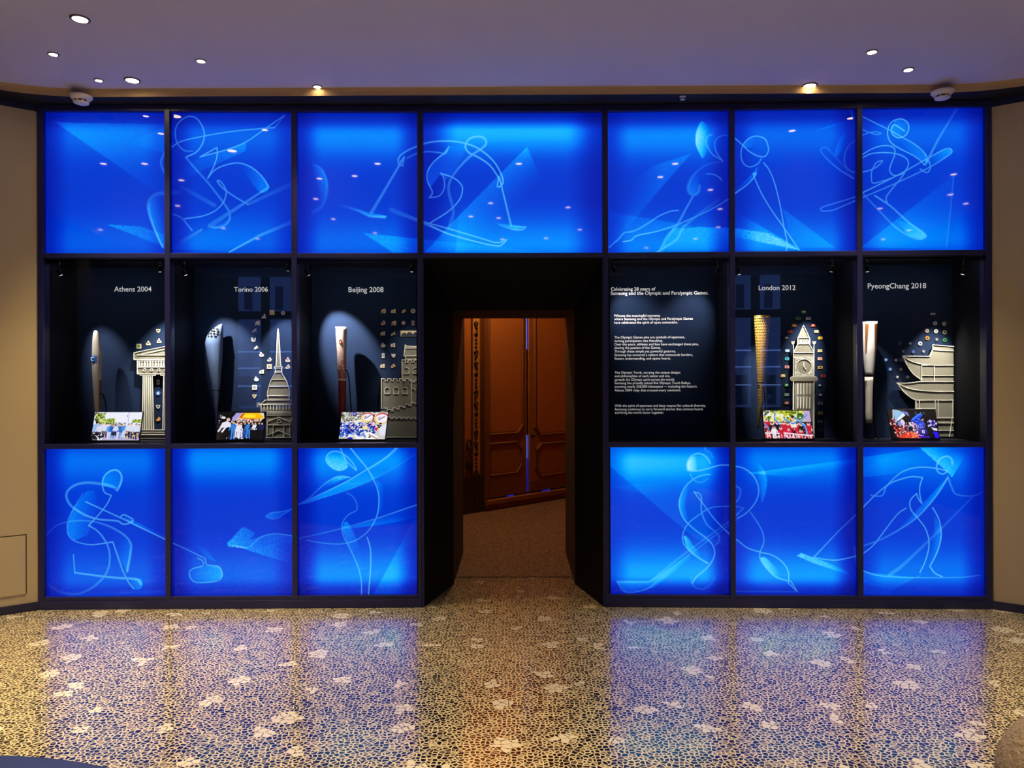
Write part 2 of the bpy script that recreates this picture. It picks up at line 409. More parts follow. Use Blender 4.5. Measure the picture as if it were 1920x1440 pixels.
class Plane:      # far wall of the passage, seen at an angle
    def __init__(s, a, b):
        a = np.array(a); b = np.array(b); s.o = np.array([a[0], a[1], 0.0]); d = (b - a) / np.linalg.norm(b - a)
        s.u = np.array([d[0], d[1], 0]); s.n = np.array([-d[1], d[0], 0])
    w = Bank.w; at = Bank.at; P = Bank.P
FW = Plane((-.316, 3.725), (.691, 4.74))
def Xc(x): return 780 + x / 2.3237
def Yc(y): return 540 + y / 2.3237
def fwbox(mb, x0, x1, y0, y1, t0, t1, zmin=None, zmax=None, ym=None):
    """box on the far wall from crop coordinates; heights taken at the box's left edge"""
    u0, zt_ = FW.at(Xc(x0), Yc(y0), t0); u1, _ = FW.at(Xc(x1), Yc(y0), t0); _, zb_ = FW.at(Xc(x0), Yc(y1), t0)
    if zmax is not None: zt_ = zmax
    if zmin is not None: zb_ = zmin
    mb.box((u0, t0, zb_), (u1, t1, zt_), FW); return u0, u1, zb_, zt_
ZI = 3.5
iw = MB()
uL, _ = FW.at(Xc(300), Yc(500), 0); uG0 = FW.at(Xc(487), Yc(500), 0)[0]; uG1 = FW.at(Xc(499), Yc(500), 0)[0]; uR = FW.at(Xc(700), Yc(500), 0)[0]
Z_SILL = FW.at(Xc(300), Yc(920), 0)[1]
iw.box((-3.0, 0.0, 0), (uL, .15, ZI), FW); iw.box((uR, 0, 0), (3.0, .15, ZI), FW); iw.box((uL, 0.0, 0), (uR, .15, Z_SILL - .06), FW)
iw.box((uL, 0.0, 3.1), (uR, .15, ZI), FW)
struct(build('wall_passage', iw, M['ochre'], origin=(0, 0, 0)))
for nm, a, b in (('wall_passage_left', (-2.4, Y_IN), (-2.4, 3.0)), ('wall_passage_right', (2.6, Y_IN), (2.6, 7.0))):
    m_ = MB(); m_.box((a[0], a[1], 0), (a[0] + .1, b[1], ZI)); struct(build(nm, m_, M['ochre']))
m_ = MB(); m_.box((-2.5, Y_IN - .1, 0), (xi[0] - .06, Y_IN + .02, ZI)); m_.box((xi[1] + .06, Y_IN - .1, 0), (2.7, Y_IN + .02, ZI)); struct(build('wall_passage_front', m_, M['dado']))
m_ = MB(); m_.box((-3, Y_IN, ZI), (3.2, 7, ZI + .1)); struct(build('ceiling', m_, M['ochre']))
# dado, pilaster, scroll ornament
dd = MB(); fwbox(dd, 120, 297, 838, 985, -.03, 0, zmin=0); fwbox(dd, 255, 299, 822, 985, -.035, 0, zmin=0); struct(build('trim_5', dd, M['dado']))
pb = MB(); fwbox(pb, 247, 277, 60, 812, -.02, -.001, zmax=3.2); struct(build('trim_6', pb, M['band']))
pe = MB()
for x in (208, 245, 280, 294): fwbox(pe, x, x + 4, 60, 836 if x < 240 else 818, -.025, 0, zmax=3.2)
struct(build('trim_7', pe, M['old_wood_edge']))
orn = MB()
def orn_tube(pts, r): orn.tube([FW.P(Xc(x), Yc(y), -.022) for x, y in pts], r, 6)
y = 140
k = 0
while y < 805:
    kind = k % 4
    if kind in (0, 3):
        sg = 1 if (k // 2) % 2 else -1
        for i in range(2):
            pts = [(262 + sg * 8 * math.sin(a) * (1 - .25 * a / 3), y + 4 + 42 * a / 5.5 + i * 3) for a in np.linspace(0, 5.5, 14)]
            orn_tube(pts, .009 - .003 * i)
        for q in range(3): orn.lathe(FW.P(Xc(262 - sg * 5 + q * 3 * sg), Yc(y + 14 + q * 9), -.022), FW.n, [(.016, -.004), (.016, .004)], 7)
        y += 48
    elif kind == 1:
        orn.lathe(FW.P(Xc(262), Yc(y + 12), -.022), FW.n, [(.03, -.004), (.022, .006)], 8); y += 28
    else:
        for q in range(3):
            yy = y + 8 + q * 16
            orn.lathe(FW.P(Xc(262), Yc(yy), -.022), FW.n, [(.013, -.004), (.013, .004)], 6)
            orn_tube([(256, yy), (268, yy)], .005); orn_tube([(262, yy - 6), (262, yy + 6)], .005)
        y += 50
    k += 1
th = lambda cx, cy, rx, ry, n=20: [(cx + rx * math.cos(a), cy + ry * math.sin(a)) for a in np.linspace(0, 2 * math.pi, n)]
orn_tube(th(232, 685, 13, 24), .008); orn_tube(th(232, 685, 7, 14), .006)
orn_tube([(222, 712), (219, 760), (226, 800), (218, 832)], .008); orn_tube([(242, 712), (245, 755), (238, 800), (246, 826)], .008)
orn_tube([(226, 745), (238, 770), (226, 795)], .007); orn_tube([(238, 745), (226, 770), (238, 795)], .007)
struct(build('trim_8', orn, M['ornament']))
# double door
dr_ = bpy.data.objects.new('door_2', None); C.objects.link(dr_); place(dr_, FW.w((uL + uR) / 2, 0, Z_SILL)); struct(dr_)
cs = MB(); fwbox(cs, 297, 312, 60, 925, -.05, .02, zmax=3.12, zmin=Z_SILL - .06); build('casing', cs, M['old_wood_edge'], dr_)
sl = MB(); sl.box((uL - .05, -.07, Z_SILL - .06), (uR, .05, Z_SILL - .015), FW); build('sill', sl, M['old_wood'], dr_)
def leaf(u0, u1, cx0, cx1, cut, ztop=3.1):
    lf = bpy.data.objects.new('leaf', None); C.objects.link(lf); place(lf, FW.w((u0 + u1) / 2, .03, Z_SILL), dr_)
    slab = MB(); slab.box((u0, .02, Z_SILL), (u1, .06, ztop), FW); build('slab', slab, M['old_wood'], lf)
    def ring(x0, x1, y0, y1, cl, cr, top_cut):
        a0 = FW.at(Xc(x0), Yc(y1), .02)[0]; a1 = FW.at(Xc(x1), Yc(y1), .02)[0]; zb = FW.at(Xc((x0 + x1) / 2), Yc(y1), .02)[1]
        zt_ = FW.at(Xc((x0 + x1) / 2), Yc(y0), .02)[1] if y0 is not None else ztop - .12
        def poly(k, c):
            p = [(a0 + k + (c if cl else 0), zb + k), (a1 - k - (c if cr else 0), zb + k)]
            if cr: p.append((a1 - k, zb + k + c))
            if top_cut and cr: p += [(a1 - k, zt_ - k - c), (a1 - k - c, zt_ - k)]
            else: p.append((a1 - k, zt_ - k))
            if top_cut and cl: p += [(a0 + k + c, zt_ - k), (a0 + k, zt_ - k - c)]
            else: p.append((a0 + k, zt_ - k))
            if cl: p.append((a0 + k, zb + k + c))
            return p
        mo = MB(); o_, i_ = poly(0, .10), poly(.035, .09); nn = len(o_)
        f = [FW.w(u_, .018, z_) for u_, z_ in o_] + [FW.w((u_ + v_) / 2, -.002, (z_ + q_) / 2) for (u_, z_), (v_, q_) in zip(o_, i_)] + [FW.w(u_, .016, z_) for u_, z_ in i_]
        mo.add(f, [[i, (i + 1) % nn, nn + (i + 1) % nn, nn + i] for i in range(nn)] + [[nn + i, nn + (i + 1) % nn, 2 * nn + (i + 1) % nn, 2 * nn + i] for i in range(nn)])
        build('moulding', mo, M['old_wood_edge'], lf)
        pa = MB(); q = poly(.04, .085); pa.prism([FW.w(u_, .012, z_) for u_, z_ in q], [FW.w(u_, .03, z_) for u_, z_ in q]); build('door_panel', pa, M['ochre'] if y0 is None else M['old_wood'], lf)
    ring(cx0, cx1, None, 640, cut[0], cut[1], False)
    ring(cx0 + 2, cx1 - 4, 668, 815, cut[0], cut[1], True)
    rb = MB(); zr = FW.at(Xc((cx0 + cx1) / 2), Yc(828), .02)[1]; rb.box((u0 + .02, .0, Z_SILL + .01), (u1 - .02, .02, zr), FW); build('kick_board', rb, M['old_wood_edge'], lf)
    return lf
leaf(FW.at(Xc(311), Yc(500), .02)[0], uG0, 314, 468, (False, True))
lf2 = leaf(uG1, uR, 513, 690, (True, False))
kn = MB(); kn.lathe(FW.P(Xc(507), Yc(645), 0.0), -FW.n, [(.008, -.03), (.008, 0), (.02, .01), (.02, .025), (.008, .035)], 12); build('door_knob', kn, M['black_metal'], lf2)
# blue daylight seen in the gap between the leaves, broken by the dark lock strip
M['gap_blue'] = mat('blue_light_in_gap', (20, 40, 200), 0.5, emit=(70, 110, 255), estr=1.6)
M['gap_dim'] = mat('dim_blue_in_gap', (10, 20, 100), 0.5, emit=(30, 50, 225), estr=0.9)
wg = bpy.data.objects.new('window_3', None); C.objects.link(wg); place(wg, FW.w(uG0, .1, Z_SILL)); struct(wg)
def gz(y): return FW.at(Xc(492), Yc(y), .06)[1]
for nm, y0, y1, mm in (('bright_gap', -40, 268, 'gap_blue'), ('bright_gap', 640, 742, 'gap_blue'), ('dim_gap', 745, 886, 'gap_dim')):
    g = MB(); g.box((uG0 - .01, .062, gz(y1)), (uG1 + .01, .066, gz(y0)), FW); build(nm, g, M[mm], wg)
g = MB(); g.box((uG0 - .01, .061, gz(640)), (uG1 + .01, .066, gz(268)), FW); build('lock_strip', g, M['soffit'], wg)
for x0, x1 in ((392, 420), (545, 580)):
    ua = FW.at(Xc(x0), Yc(885), .018)[0]; ub = FW.at(Xc(x1), Yc(885), .018)[0]
    g = MB(); g.box((ua, -.002, Z_SILL - .008), (ub, .0, Z_SILL + .0), FW); build('threshold_light', g, M['gap_dim'], wg)
# lamp of the passage: a warm downlight in its ceiling
pl_ = thing('passage_lamp', 'warm ceiling lamp inside the passage above the old double door', 'lamp', (-0.2, 3.25, ZI - .05))
q = MB(); q.lathe((-.2, 3.25, ZI - .05), (0, 0, 1), [(.07, 0), (.08, .01), (.08, .05)], 20); build('housing', q, M['ring'], pl_)
q = MB(); q.lathe((-.2, 3.25, ZI - .056), (0, 0, 1), [(.055, 0), (.055, .006)], 20); build('lens', q, mat('amber_lens', (255, 200, 120), .4, emit=(255, 170, 80), estr=8), pl_)
ld = bpy.data.lights.new('bulb', 'POINT'); ld.energy = PASSAGE_W; ld.color = (1.0, 0.62, 0.26); ld.shadow_soft_size = .06
lo = bpy.data.objects.new('bulb', ld); C.objects.link(lo); place(lo, (-.2, 3.25, ZI - .16), pl_)

# ------------------------------------------------------------------ display wall frame
posts_l = [77.8, 315.3, 552.5]; posts_r = [1373.0, 1611.8, 1852.6]
hw = 4.9 / S
fr_root = thing('display_frame', 'dark navy metal grid framing the blue panels and glass cases around the doorway', 'frame', (0, 0, 0))
ft0, ft1 = -0.012, 0.06
def uof(bk, px): return bk.at(px, 650, 0.0)[0]
UL = [uof(BL, p) for p in posts_l] + [uof(BL, 788.5)]
UR = [uof(BR, 1135.5)] + [uof(BR, p) for p in posts_r]
def post(bk, u, h0=hw, h1=hw, double=False):
    mb = MB(); mb.box((u - h0, ft0, 0), (u + h1, ft1, Z_TOP), bk)
    if double: mb.box((u - h0 * .25, ft0 - .008, 0), (u + h1 * .25, ft0, Z_TOP), bk)
    build('post', mb, M['frame'], fr_root, bevel=.002)
post(BL, UL[0], 5.5 / S, 5 / S); post(BL, UL[1]); post(BL, UL[2]); post(BL, UL[3], 5.2 / S, 6 / S, True)
post(BR, UR[0], 5.6 / S, 5 / S, True); post(BR, UR[1]); post(BR, UR[2]); post(BR, UR[3], 5 / S, 5.8 / S)
def rail(bk, u0, u1, z0, z1, t0=ft0 + .002):
    mb = MB(); mb.box((u0, t0, z0), (u1, ft1, z1), bk); build('rail', mb, M['frame'], fr_root, bevel=.002)
PX_C = (BL.w(UL[3], 0, 0)[0] + 5.9 / S, BR.w(UR[0], 0, 0)[0] - 5.5 / S)
for bk, U in ((BL, UL), (BR, UR)):
    rail(bk, U[0], U[3], Z_P1T, Z_TOP); rail(bk, U[0], U[3], Z_NT, Z_P1B); rail(bk, U[0], U[3], Z_P2T, Z_NB)
    rail(bk, U[0], U[3], .055, Z_P2B); 
    mb = MB(); mb.box((U[0], ft0 - .006, 0), (U[3], ft1, .055), bk); build('kick_rail', mb, M['frame'], fr_root, bevel=.002)
cu0, cu1 = PX_C[0] - BC.o[0], PX_C[1] - BC.o[0]
rail(BC, cu0 - .02, cu1 + .02, Z_P1T, Z_TOP); rail(BC, cu0 - .02, cu1 + .02, Z_NT, Z_P1B)

# ------------------------------------------------------------------ artwork of the backlit panels (traced in photo pixels)
def cr(pts, n=14):
    p = np.array(pts, float)
    if len(p) < 3:
        t = np.linspace(0, 1, 24)[:, None]; return p[0] * (1 - t) + p[1] * t
    e = np.vstack([2 * p[0] - p[1], p, 2 * p[-1] - p[-2]]); out = []
    for i in range(1, len(e) - 2):
        t = np.linspace(0, 1, n, endpoint=False)[:, None]
        a, b, c, d = e[i - 1], e[i], e[i + 1], e[i + 2]
        out.append(.5 * (2 * b + (c - a) * t + (2 * a - 5 * b + 4 * c - d) * t ** 2 + (3 * b - a - 3 * c + d) * t ** 3))
    out.append(p[-1:]); return np.vstack(out)
CROPS = {'1': (0, 0, 3), '2': (540, 160, 3), '3': (1280, 0, 3), '4': (1120, 190, 4.966), 'L': (60, 820, 3.7647), 'M': (540, 820, 4.3643), 'R': (1120, 820, 3.7647), 'S': (1480, 820, 4.3636)}
def cv(c, pts):
    ox, oy, k = CROPS[c]; return [(ox + x / k, oy + y / k) for x, y in pts]
STROKES = []; FILLS = []
def st(c, pts, w=2.2, a=.85, w2=None, a2=None): STROKES.append((cr(cv(c, pts)), w, a, w if w2 is None else w2, a if a2 is None else a2))
def ln(c, pts, w=2.2, a=.85, w2=None, a2=None):
    p = np.array(cv(c, pts), float); q = np.vstack([p[i] + (p[i + 1] - p[i]) * np.linspace(0, 1, 16)[:, None] for i in range(len(p) - 1)])
    STROKES.append((q, w, a, w if w2 is None else w2, a if a2 is None else a2))
def fi_(c, pts, p0, a0, p1, a1, curve=False, grain=.25):
    q = np.array(cv(c, pts)); 
    if curve: q = cr(list(q) + [q[0]], 8)
    FILLS.append((q, np.array(cv(c, [p0])[0]), a0, np.array(cv(c, [p1])[0]), a1, grain))
# -- top left: hockey player
st('1', [(1083, 850), (1040, 848), (1000, 810), (985, 745), (1005, 690), (1060, 655), (1110, 670), (1145, 730), (1145, 790), (1110, 850), (1045, 885)], 2.4, .5, 2.2, .9)
st('1', [(960, 832), (1020, 795), (1150, 765), (1300, 740), (1450, 725), (1545, 718)], 2, .75)
ln('1', [(1545, 718), (1600, 650)], 1.6, .5)
st('1', [(1600, 650), (1540, 690), (1470, 740), (1380, 800), (1280, 840), (1125, 882)], 2.4, .6, 2, .9)
ln('1', [(1125, 882), (1220, 830)], 2, .9); st('1', [(1220, 830), (1222, 870), (1205, 930), (1168, 1003)], 2, .9)
st('1', [(1168, 1003), (1210, 955), (1280, 925), (1350, 918), (1420, 945), (1480, 1000), (1512, 1052)], 2, .9)
ln('1', [(1512, 1052), (1180, 1270)], 3, .6, 9, .3)
st('1', [(1048, 888), (1100, 950), (1180, 1040), (1260, 1145), (1290, 1195), (1290, 1235), (1262, 1268), (1215, 1280), (1180, 1272)], 3.6, .45, 4.5, .5)
st('1', [(1395, 1150), (1310, 1100), (1250, 1055), (1222, 1018), (1240, 1020), (1265, 1055), (1272, 1090), (1255, 1140), (1210, 1185), (1140, 1215), (1040, 1230)], 2.2, .8)
ln('1', [(1395, 1150), (1500, 1100), (1640, 1035)], 5, .35, 9, .12)
ln('1', [(1020, 1050), (1205, 1155)], 7, .1, 8, .3)
st('1', [(975, 1205), (1020, 1225), (1055, 1265), (1080, 1297)], 2.5, .4, 3, .6)
ln('1', [(1020, 1360), (1135, 1292)], 8, .12, 4, .5)
ln('1', [(1290, 1418), (1460, 1325), (1640, 1250)], 2.4, .85, 8, .15)
st('1', [(915, 1390), (890, 1340), (850, 1240), (832, 1165), (845, 1120), (890, 1090), (1010, 1083)], 3, .8, 8, .12)
st('1', [(925, 860), (905, 910), (915, 950), (928, 975)], 4, .4)
fi_('1', [(300, 680), (360, 690), (925, 700), (925, 1115)], (420, 720), .28, (900, 1050), .05)
fi_('1', [(720, 805), (925, 715), (925, 860)], (925, 760), .12, (720, 805), 0)
fi_('1', [(600, 1262), (790, 1275), (925, 1320), (925, 1390)], (600, 1262), .38, (925, 1380), .12, grain=.6)
fi_('1', [(832, 1165), (850, 1130), (925, 1100), (928, 1390), (890, 1340), (850, 1240)], (835, 1200), .45, (925, 1180), 0, True)
fi_('1', [(1350, 918), (1430, 950), (1512, 1052), (1460, 1080), (1370, 960)], (1500, 1000), .4, (1360, 1000), .02, True)
fi_('1', [(1385, 800), (1270, 845), (1125, 882), (960, 1010), (960, 1040), (1380, 850)], (1390, 800), .25, (960, 1030), .02, grain=.6)
fi_('1', [(960, 1400), (1640, 1040), (1640, 1250), (1290, 1418)], (1300, 1400), .12, (1500, 1150), .02)
st('1', [(1765, 925), (1810, 950), (1840, 1020), (1840, 1090), (1810, 1160), (1760, 1195)], 2, .3, 7, .15)
fi_('1', [(1750, 915), (1810, 950), (1840, 1020), (1835, 1100), (1800, 1160), (1790, 1050)], (1840, 1000), .4, (1770, 1020), 0, True)
# -- top centre: cross-country skier
ln('2', [(650, 410), (470, 715)], 3.4, .6, 6.5, .45)
st('2', [(622, 445), (622, 410), (650, 380), (720, 345), (800, 320), (900, 313), (990, 325), (1070, 355), (1150, 420), (1195, 490), (1210, 545), (1190, 572)], 3.6, .55, 2.4, 1)
ln('2', [(1190, 572), (1176, 570), (1186, 515), (1200, 560)], 2, .95)
ln('2', [(622, 440), (645, 455), (655, 400), (630, 432)], 2, .7)
st('2', [(670, 410), (720, 385), (780, 373), (850, 378), (885, 385), (905, 345)], 3, .4, 2, .8)
st('2', [(905, 345), (880, 380), (820, 430), (785, 485), (785, 540), (812, 600), (795, 632)], 2.2, .85)
st('2', [(795, 632), (850, 622), (880, 575), (875, 520), (858, 495)], 2, .8)
st('2', [(858, 495), (930, 520), (975, 560), (980, 600), (960, 650), (900, 710), (790, 780)], 2.2, .9)
st('2', [(1185, 520), (1140, 455), (1080, 410), (1020, 380), (998, 345), (1015, 305), (1060, 288), (1100, 295), (1115, 325), (1090, 355), (1030, 395), (960, 465), (915, 530), (903, 590), (920, 660), (930, 720), (905, 800)], 2.3, 1, 6, .25)
ln('2', [(1190, 520), (1255, 790)], 2.2, .9, 4, .65)
st('2', [(1190, 785), (1230, 800), (1280, 813), (1320, 810), (1338, 795)], 4, .3, 2.2, .9); ln('2', [(1255, 790), (1338, 797)], 2, .5)
st('2', [(300, 675), (400, 705), (460, 735), (545, 742)], 5, .1, 5, .6)
ln('2', [(580, 700), (720, 755), (900, 835)], 9, .2, 3, .7); st('2', [(800, 790), (900, 835), (1080, 885), (1180, 903), (1210, 890), (1230, 868)], 2.4, .9)
st('2', [(750, 765), (900, 805), (1100, 865), (1175, 885), (1230, 868)], 2.4, .8)
fi_('2', [(905, 345), (960, 345), (1000, 350), (960, 440), (890, 530), (860, 500), (800, 570), (785, 485), (820, 430)], (790, 480), .35, (960, 400), .08, True)
fi_('2', [(1345, 345), (905, 790), (770, 940), (1500, 940), (1470, 640)], (1125, 568), .3, (1262, 706), 0)
fi_('2', [(985, 555), (1780, 690), (1780, 940), (940, 940)], (1300, 620), .0, (1300, 940), .12)
fi_('2', [(420, 830), (750, 865), (1180, 905), (1420, 940), (590, 940)], (700, 850), .28, (900, 940), .08, grain=.5)
fi_('2', [(1100, 760), (1190, 785), (1280, 813), (1338, 797), (1255, 785)], (1300, 805), .4, (1120, 765), 0)
fi_('2', [(300, 675), (460, 740), (545, 745), (560, 735), (460, 715)], (520, 745), .4, (310, 680), 0)
# -- top right: curler and skater
st('4', [(985, 525), (950, 480), (918, 400), (917, 310), (945, 225), (972, 185)], 1.6, .3, 1.6, .2)
fi_('4', [(972, 183), (1030, 230), (1050, 330), (1030, 440), (985, 525), (950, 480), (918, 400), (917, 310), (945, 225)], (920, 340), .75, (1045, 340), 0, True)
st('4', [(1068, 308), (1030, 325), (1012, 370), (1030, 430), (1080, 500), (1170, 555)], 3, .4, 2, .6)
st('4', [(1230, 320), (1180, 315), (1120, 340), (1092, 390), (1100, 450), (1130, 510), (1168, 553)], 2, .3, 2.6, .55)
st('4', [(1280, 342), (1340, 395), (1420, 470), (1500, 510), (1560, 512), (1590, 470), (1590, 420), (1560, 350), (1490, 325), (1420, 340), (1360, 400), (1338, 480), (1350, 560), (1395, 605), (1450, 605), (1500, 575), (1525, 535)], 1.9, .9, 2.6, .6)
fi_('4', [(1420, 340), (1500, 326), (1440, 420), (1380, 430), (1360, 400)], (1370, 390), .3, (1480, 380), 0, True)
st('4', [(1165, 572), (1100, 570), (1010, 595), (920, 660), (865, 730), (840, 800), (860, 860), (905, 875), (945, 840), (950, 785)], 3, .15, 6, .35)
fi_('4', [(1010, 595), (1100, 572), (980, 660), (930, 780), (945, 840), (905, 875), (860, 860), (840, 800), (865, 730), (920, 660)], (850, 760), .3, (970, 700), 0)
st('4', [(1015, 675), (1080, 680), (1130, 705), (1160, 735)], 2, .6)
st('4', [(890, 885), (820, 1010), (740, 1155), (650, 1260), (590, 1390)], 3, .6, 7, .3)
st('4', [(1130, 920), (1000, 1010), (900, 1090), (800, 1175), (750, 1270), (700, 1315), (560, 1400)], 6, .1, 3, .7)
ln('4', [(1480, 670), (1450, 670), (1462, 705), (1480, 670)], 1.6, .9)
st('4', [(1480, 670), (1450, 720), (1390, 780), (1280, 860)], 2, .9)
st('4', [(1230, 905), (1050, 1010), (900, 1080), (740, 1150), (560, 1210), (370, 1250), (320, 1290), (240, 1308)], 1.8, .6, 2, .95)
st('4', [(755, 1015), (680, 1025), (580, 1065), (480, 1130), (380, 1190), (310, 1215), (250, 1225), (200, 1280), (110, 1360)], 1.9, .85, 3, .5)
st('4', [(1460, 705), (1530, 860), (1620, 1010), (1740, 1180), (1880, 1385)], 1.8, .95)
st('4', [(1548, 572), (1600, 640), (1650, 760), (1700, 960), (1740, 1180), (1768, 1320), (1760, 1390)], 1.8, .95)
fi_('4', [(870, 490), (600, 800), (230, 1240), (110, 1330), (110, 900), (520, 600)], (560, 860), .22, (300, 800), 0)
fi_('4', [(700, 1185), (960, 1170), (1280, 1180), (1580, 1225), (1880, 1385), (560, 1395)], (1000, 1180), .35, (1000, 1395), .1, grain=.4)
fi_('4', [(1280, 1015), (1900, 1390), (1280, 1260)], (1700, 1280), .4, (1300, 1100), .05, grain=.6)
fi_('4', [(110, 1030), (560, 1105), (900, 1160), (560, 1210), (110, 1330)], (400, 1080), .15, (300, 1250), .05)
fi_('4', [(1500, 600), (1480, 690), (1280, 865), (1280, 830), (1440, 680)], (1480, 680), .35, (1300, 830), .1)
st('3', [(940, 610), (955, 650), (980, 690)], 2, .3)
# -- top far right: ski jumper
st('3', [(960, 1003), (900, 930), (830, 850), (800, 828), (778, 840), (790, 870), (870, 945), (960, 1003)], 2, .15, 3, .5)
st('3', [(980, 785), (935, 820), (912, 870), (915, 930), (950, 965), (980, 968)], 2, .3, 2.4, .5)
fi_('3', [(920, 735), (880, 790), (855, 870), (880, 870), (930, 780)], (870, 790), .25, (920, 800), 0, True)
st('3', [(980, 1105), (900, 1130), (800, 1160), (775, 1175), (790, 1187), (850, 1180), (980, 1125), (1010, 1112), (1200, 1030), (1380, 945), (1480, 885), (1515, 855), (1500, 835), (1460, 845), (1380, 890), (1200, 990), (1010, 1085)], 1.8, .6, 2, .9)
fi_('3', [(1380, 895), (1460, 845), (1510, 838), (1515, 855), (1480, 885), (1370, 945)], (1510, 850), .45, (1380, 920), .02)
st('3', [(1010, 655), (1080, 690), (1160, 730), (1240, 775), (1310, 815), (1360, 860), (1390, 920), (1390, 955), (1370, 970), (1335, 950)], 2, .8)
st('3', [(1010, 728), (1050, 745), (1090, 757), (1115, 750), (1085, 742), (1050, 746), (1010, 762)], 1.6, .7)
st('3', [(1248, 738), (1200, 705), (1180, 710), (1173, 740), (1190, 765), (1220, 775), (1255, 760), (1272, 725), (1265, 690), (1235, 670), (1195, 675), (1165, 700), (1152, 750), (1170, 800), (1220, 835), (1290, 870), (1340, 905), (1360, 928)], 1.9, .95)
fi_('3', [(1195, 675), (1235, 670), (1265, 690), (1272, 725), (1255, 760), (1220, 775), (1190, 765), (1170, 720)], (1190, 690), .35, (1250, 750), .1, True)
ln('3', [(1365, 925), (1440, 780), (1540, 615)], 4, .7, 4, .2)
fi_('3', [(1220, 775), (1310, 815), (1370, 870), (1385, 920), (1340, 900), (1260, 840)], (1350, 880), .3, (1250, 800), .05)
st('3', [(1010, 870), (1060, 840), (1110, 822), (1160, 820), (1190, 835), (1192, 870), (1170, 930), (1165, 960), (1185, 985), (1230, 980), (1260, 950), (1270, 915), (1250, 885), (1200, 865), (1130, 858), (1060, 865), (1010, 888)], 1.9, .9)
st('3', [(1010, 968), (1050, 958), (1090, 940), (1125, 905), (1090, 915), (1065, 960), (1062, 1000), (1070, 1030), (1120, 1020), (1180, 1000)], 1.8, .8)
st('3', [(1260, 950), (1230, 1000), (1180, 1060), (1145, 1110), (1150, 1140)], 1.9, .8)
st('3', [(1015, 1090), (1100, 1180), (1200, 1280), (1290, 1335), (1340, 1345), (1370, 1330), (1350, 1305), (1270, 1250), (1170, 1160), (1080, 1100)], 3.4, .35, 2.6, .8)
fi_('3', [(1200, 1240), (1270, 1250), (1350, 1305), (1370, 1330), (1340, 1345), (1270, 1325)], (1350, 1330), .4, (1200, 1250), .05)
fi_('3', [(1525, 985), (1010, 1385), (1010, 1395), (1480, 1395)], (1200, 1240), .22, (1480, 1300), .06)
ln('3', [(1525, 985), (1510, 1150), (1485, 1385)], 3, .3, 3, .25)
fi_('3', [(735, 740), (930, 672), (930, 690)], (740, 740), .3, (930, 680), .02)
fi_('3', [(560, 1170), (860, 1395), (620, 1395)], (700, 1300), .18, (620, 1395), .05, grain=.5)
# -- bottom left: wheelchair curler
st('L', [(555, 408), (515, 390), (497, 340), (505, 285), (540, 245), (590, 230), (625, 255), (633, 300), (615, 350), (600, 375)], 2.2, .85, 4, .75)
fi_('L', [(505, 285), (540, 245), (590, 230), (625, 255), (633, 300), (610, 355), (500, 340)], (540, 350), .35, (600, 250), .05, True)
st('L', [(600, 368), (560, 345), (480, 328), (390, 320), (310, 335), (255, 375), (243, 420), (265, 470), (310, 510), (390, 555), (480, 580), (600, 590), (640, 612), (680, 608), (713, 583), (665, 552), (640, 548), (622, 568)], 5.5, .5, 2.4, .9)
st('L', [(560, 410), (530, 470), (480, 535), (400, 622)], 2, .95)
st('L', [(400, 622), (460, 660), (510, 720), (545, 800), (545, 900), (510, 980), (440, 1050), (350, 1098), (270, 1105), (180, 1085), (110, 1030)], 2.6, .85, 5, .1)
st('L', [(100, 690), (170, 625), (250, 597), (340, 588), (450, 598), (560, 635), (650, 690), (695, 745), (698, 800), (685, 880), (672, 945)], 2, .3, 4.6, .75)
st('L', [(360, 395), (300, 490), (260, 570), (248, 640), (262, 700), (310, 735), (400, 757), (480, 752), (570, 738)], 1.6, .5, 2.2, .95)
ln('L', [(570, 738), (640, 940)], 2.4, .9, 3.4, .6); st('L', [(640, 940), (680, 1020), (718, 1068)], 3, .6, 2.2, .9)
ln('L', [(380, 455), (500, 510), (640, 575), (950, 725)], 2.2, .9)
ln('L', [(980, 740), (1100, 795), (1222, 855)], 2, .7)
st('L', [(1222, 855), (1232, 898), (1260, 903), (1310, 910), (1338, 940), (1338, 990), (1300, 1015), (1220, 1025), (1150, 1020), (1118, 990), (1112, 950), (1140, 925), (1205, 905), (1203, 872), (1168, 852)], 2.2, .75, 2.2, .7)
ln('L', [(292, 828), (303, 960)], 2, .8); st('L', [(303, 955), (450, 975), (600, 992), (700, 997), (745, 1005), (770, 1035)], 3.2, .75, 4.5, .7)
fi_('L', [(385, 380), (435, 373), (475, 475), (440, 590), (390, 690), (300, 730), (255, 690), (248, 620), (290, 500)], (270, 600), .42, (450, 620), .04)
fi_('L', [(640, 560), (720, 590), (955, 700), (955, 725), (690, 605)], (700, 600), .3, (940, 715), .05)
fi_('L', [(1120, 940), (1200, 910), (1310, 910), (1338, 940), (1338, 990), (1220, 1025), (1118, 990)], (1340, 960), .4, (1140, 960), .05, True)
fi_('L', [(690, 1000), (770, 1000), (775, 1060), (720, 1075)], (770, 1030), .35, (690, 1010), .05, True)
fi_('L', [(570, 640), (690, 745), (698, 800), (672, 945), (600, 830)], (690, 800), .22, (600, 780), .02)
fi_('L', [(100, 1120), (950, 1075), (950, 1125), (100, 1125)], (500, 1095), .12, (500, 1125), .02)
fi_('L', [(1140, 740), (1230, 790), (1300, 880), (1230, 850)], (1280, 860), .18, (1150, 750), 0)
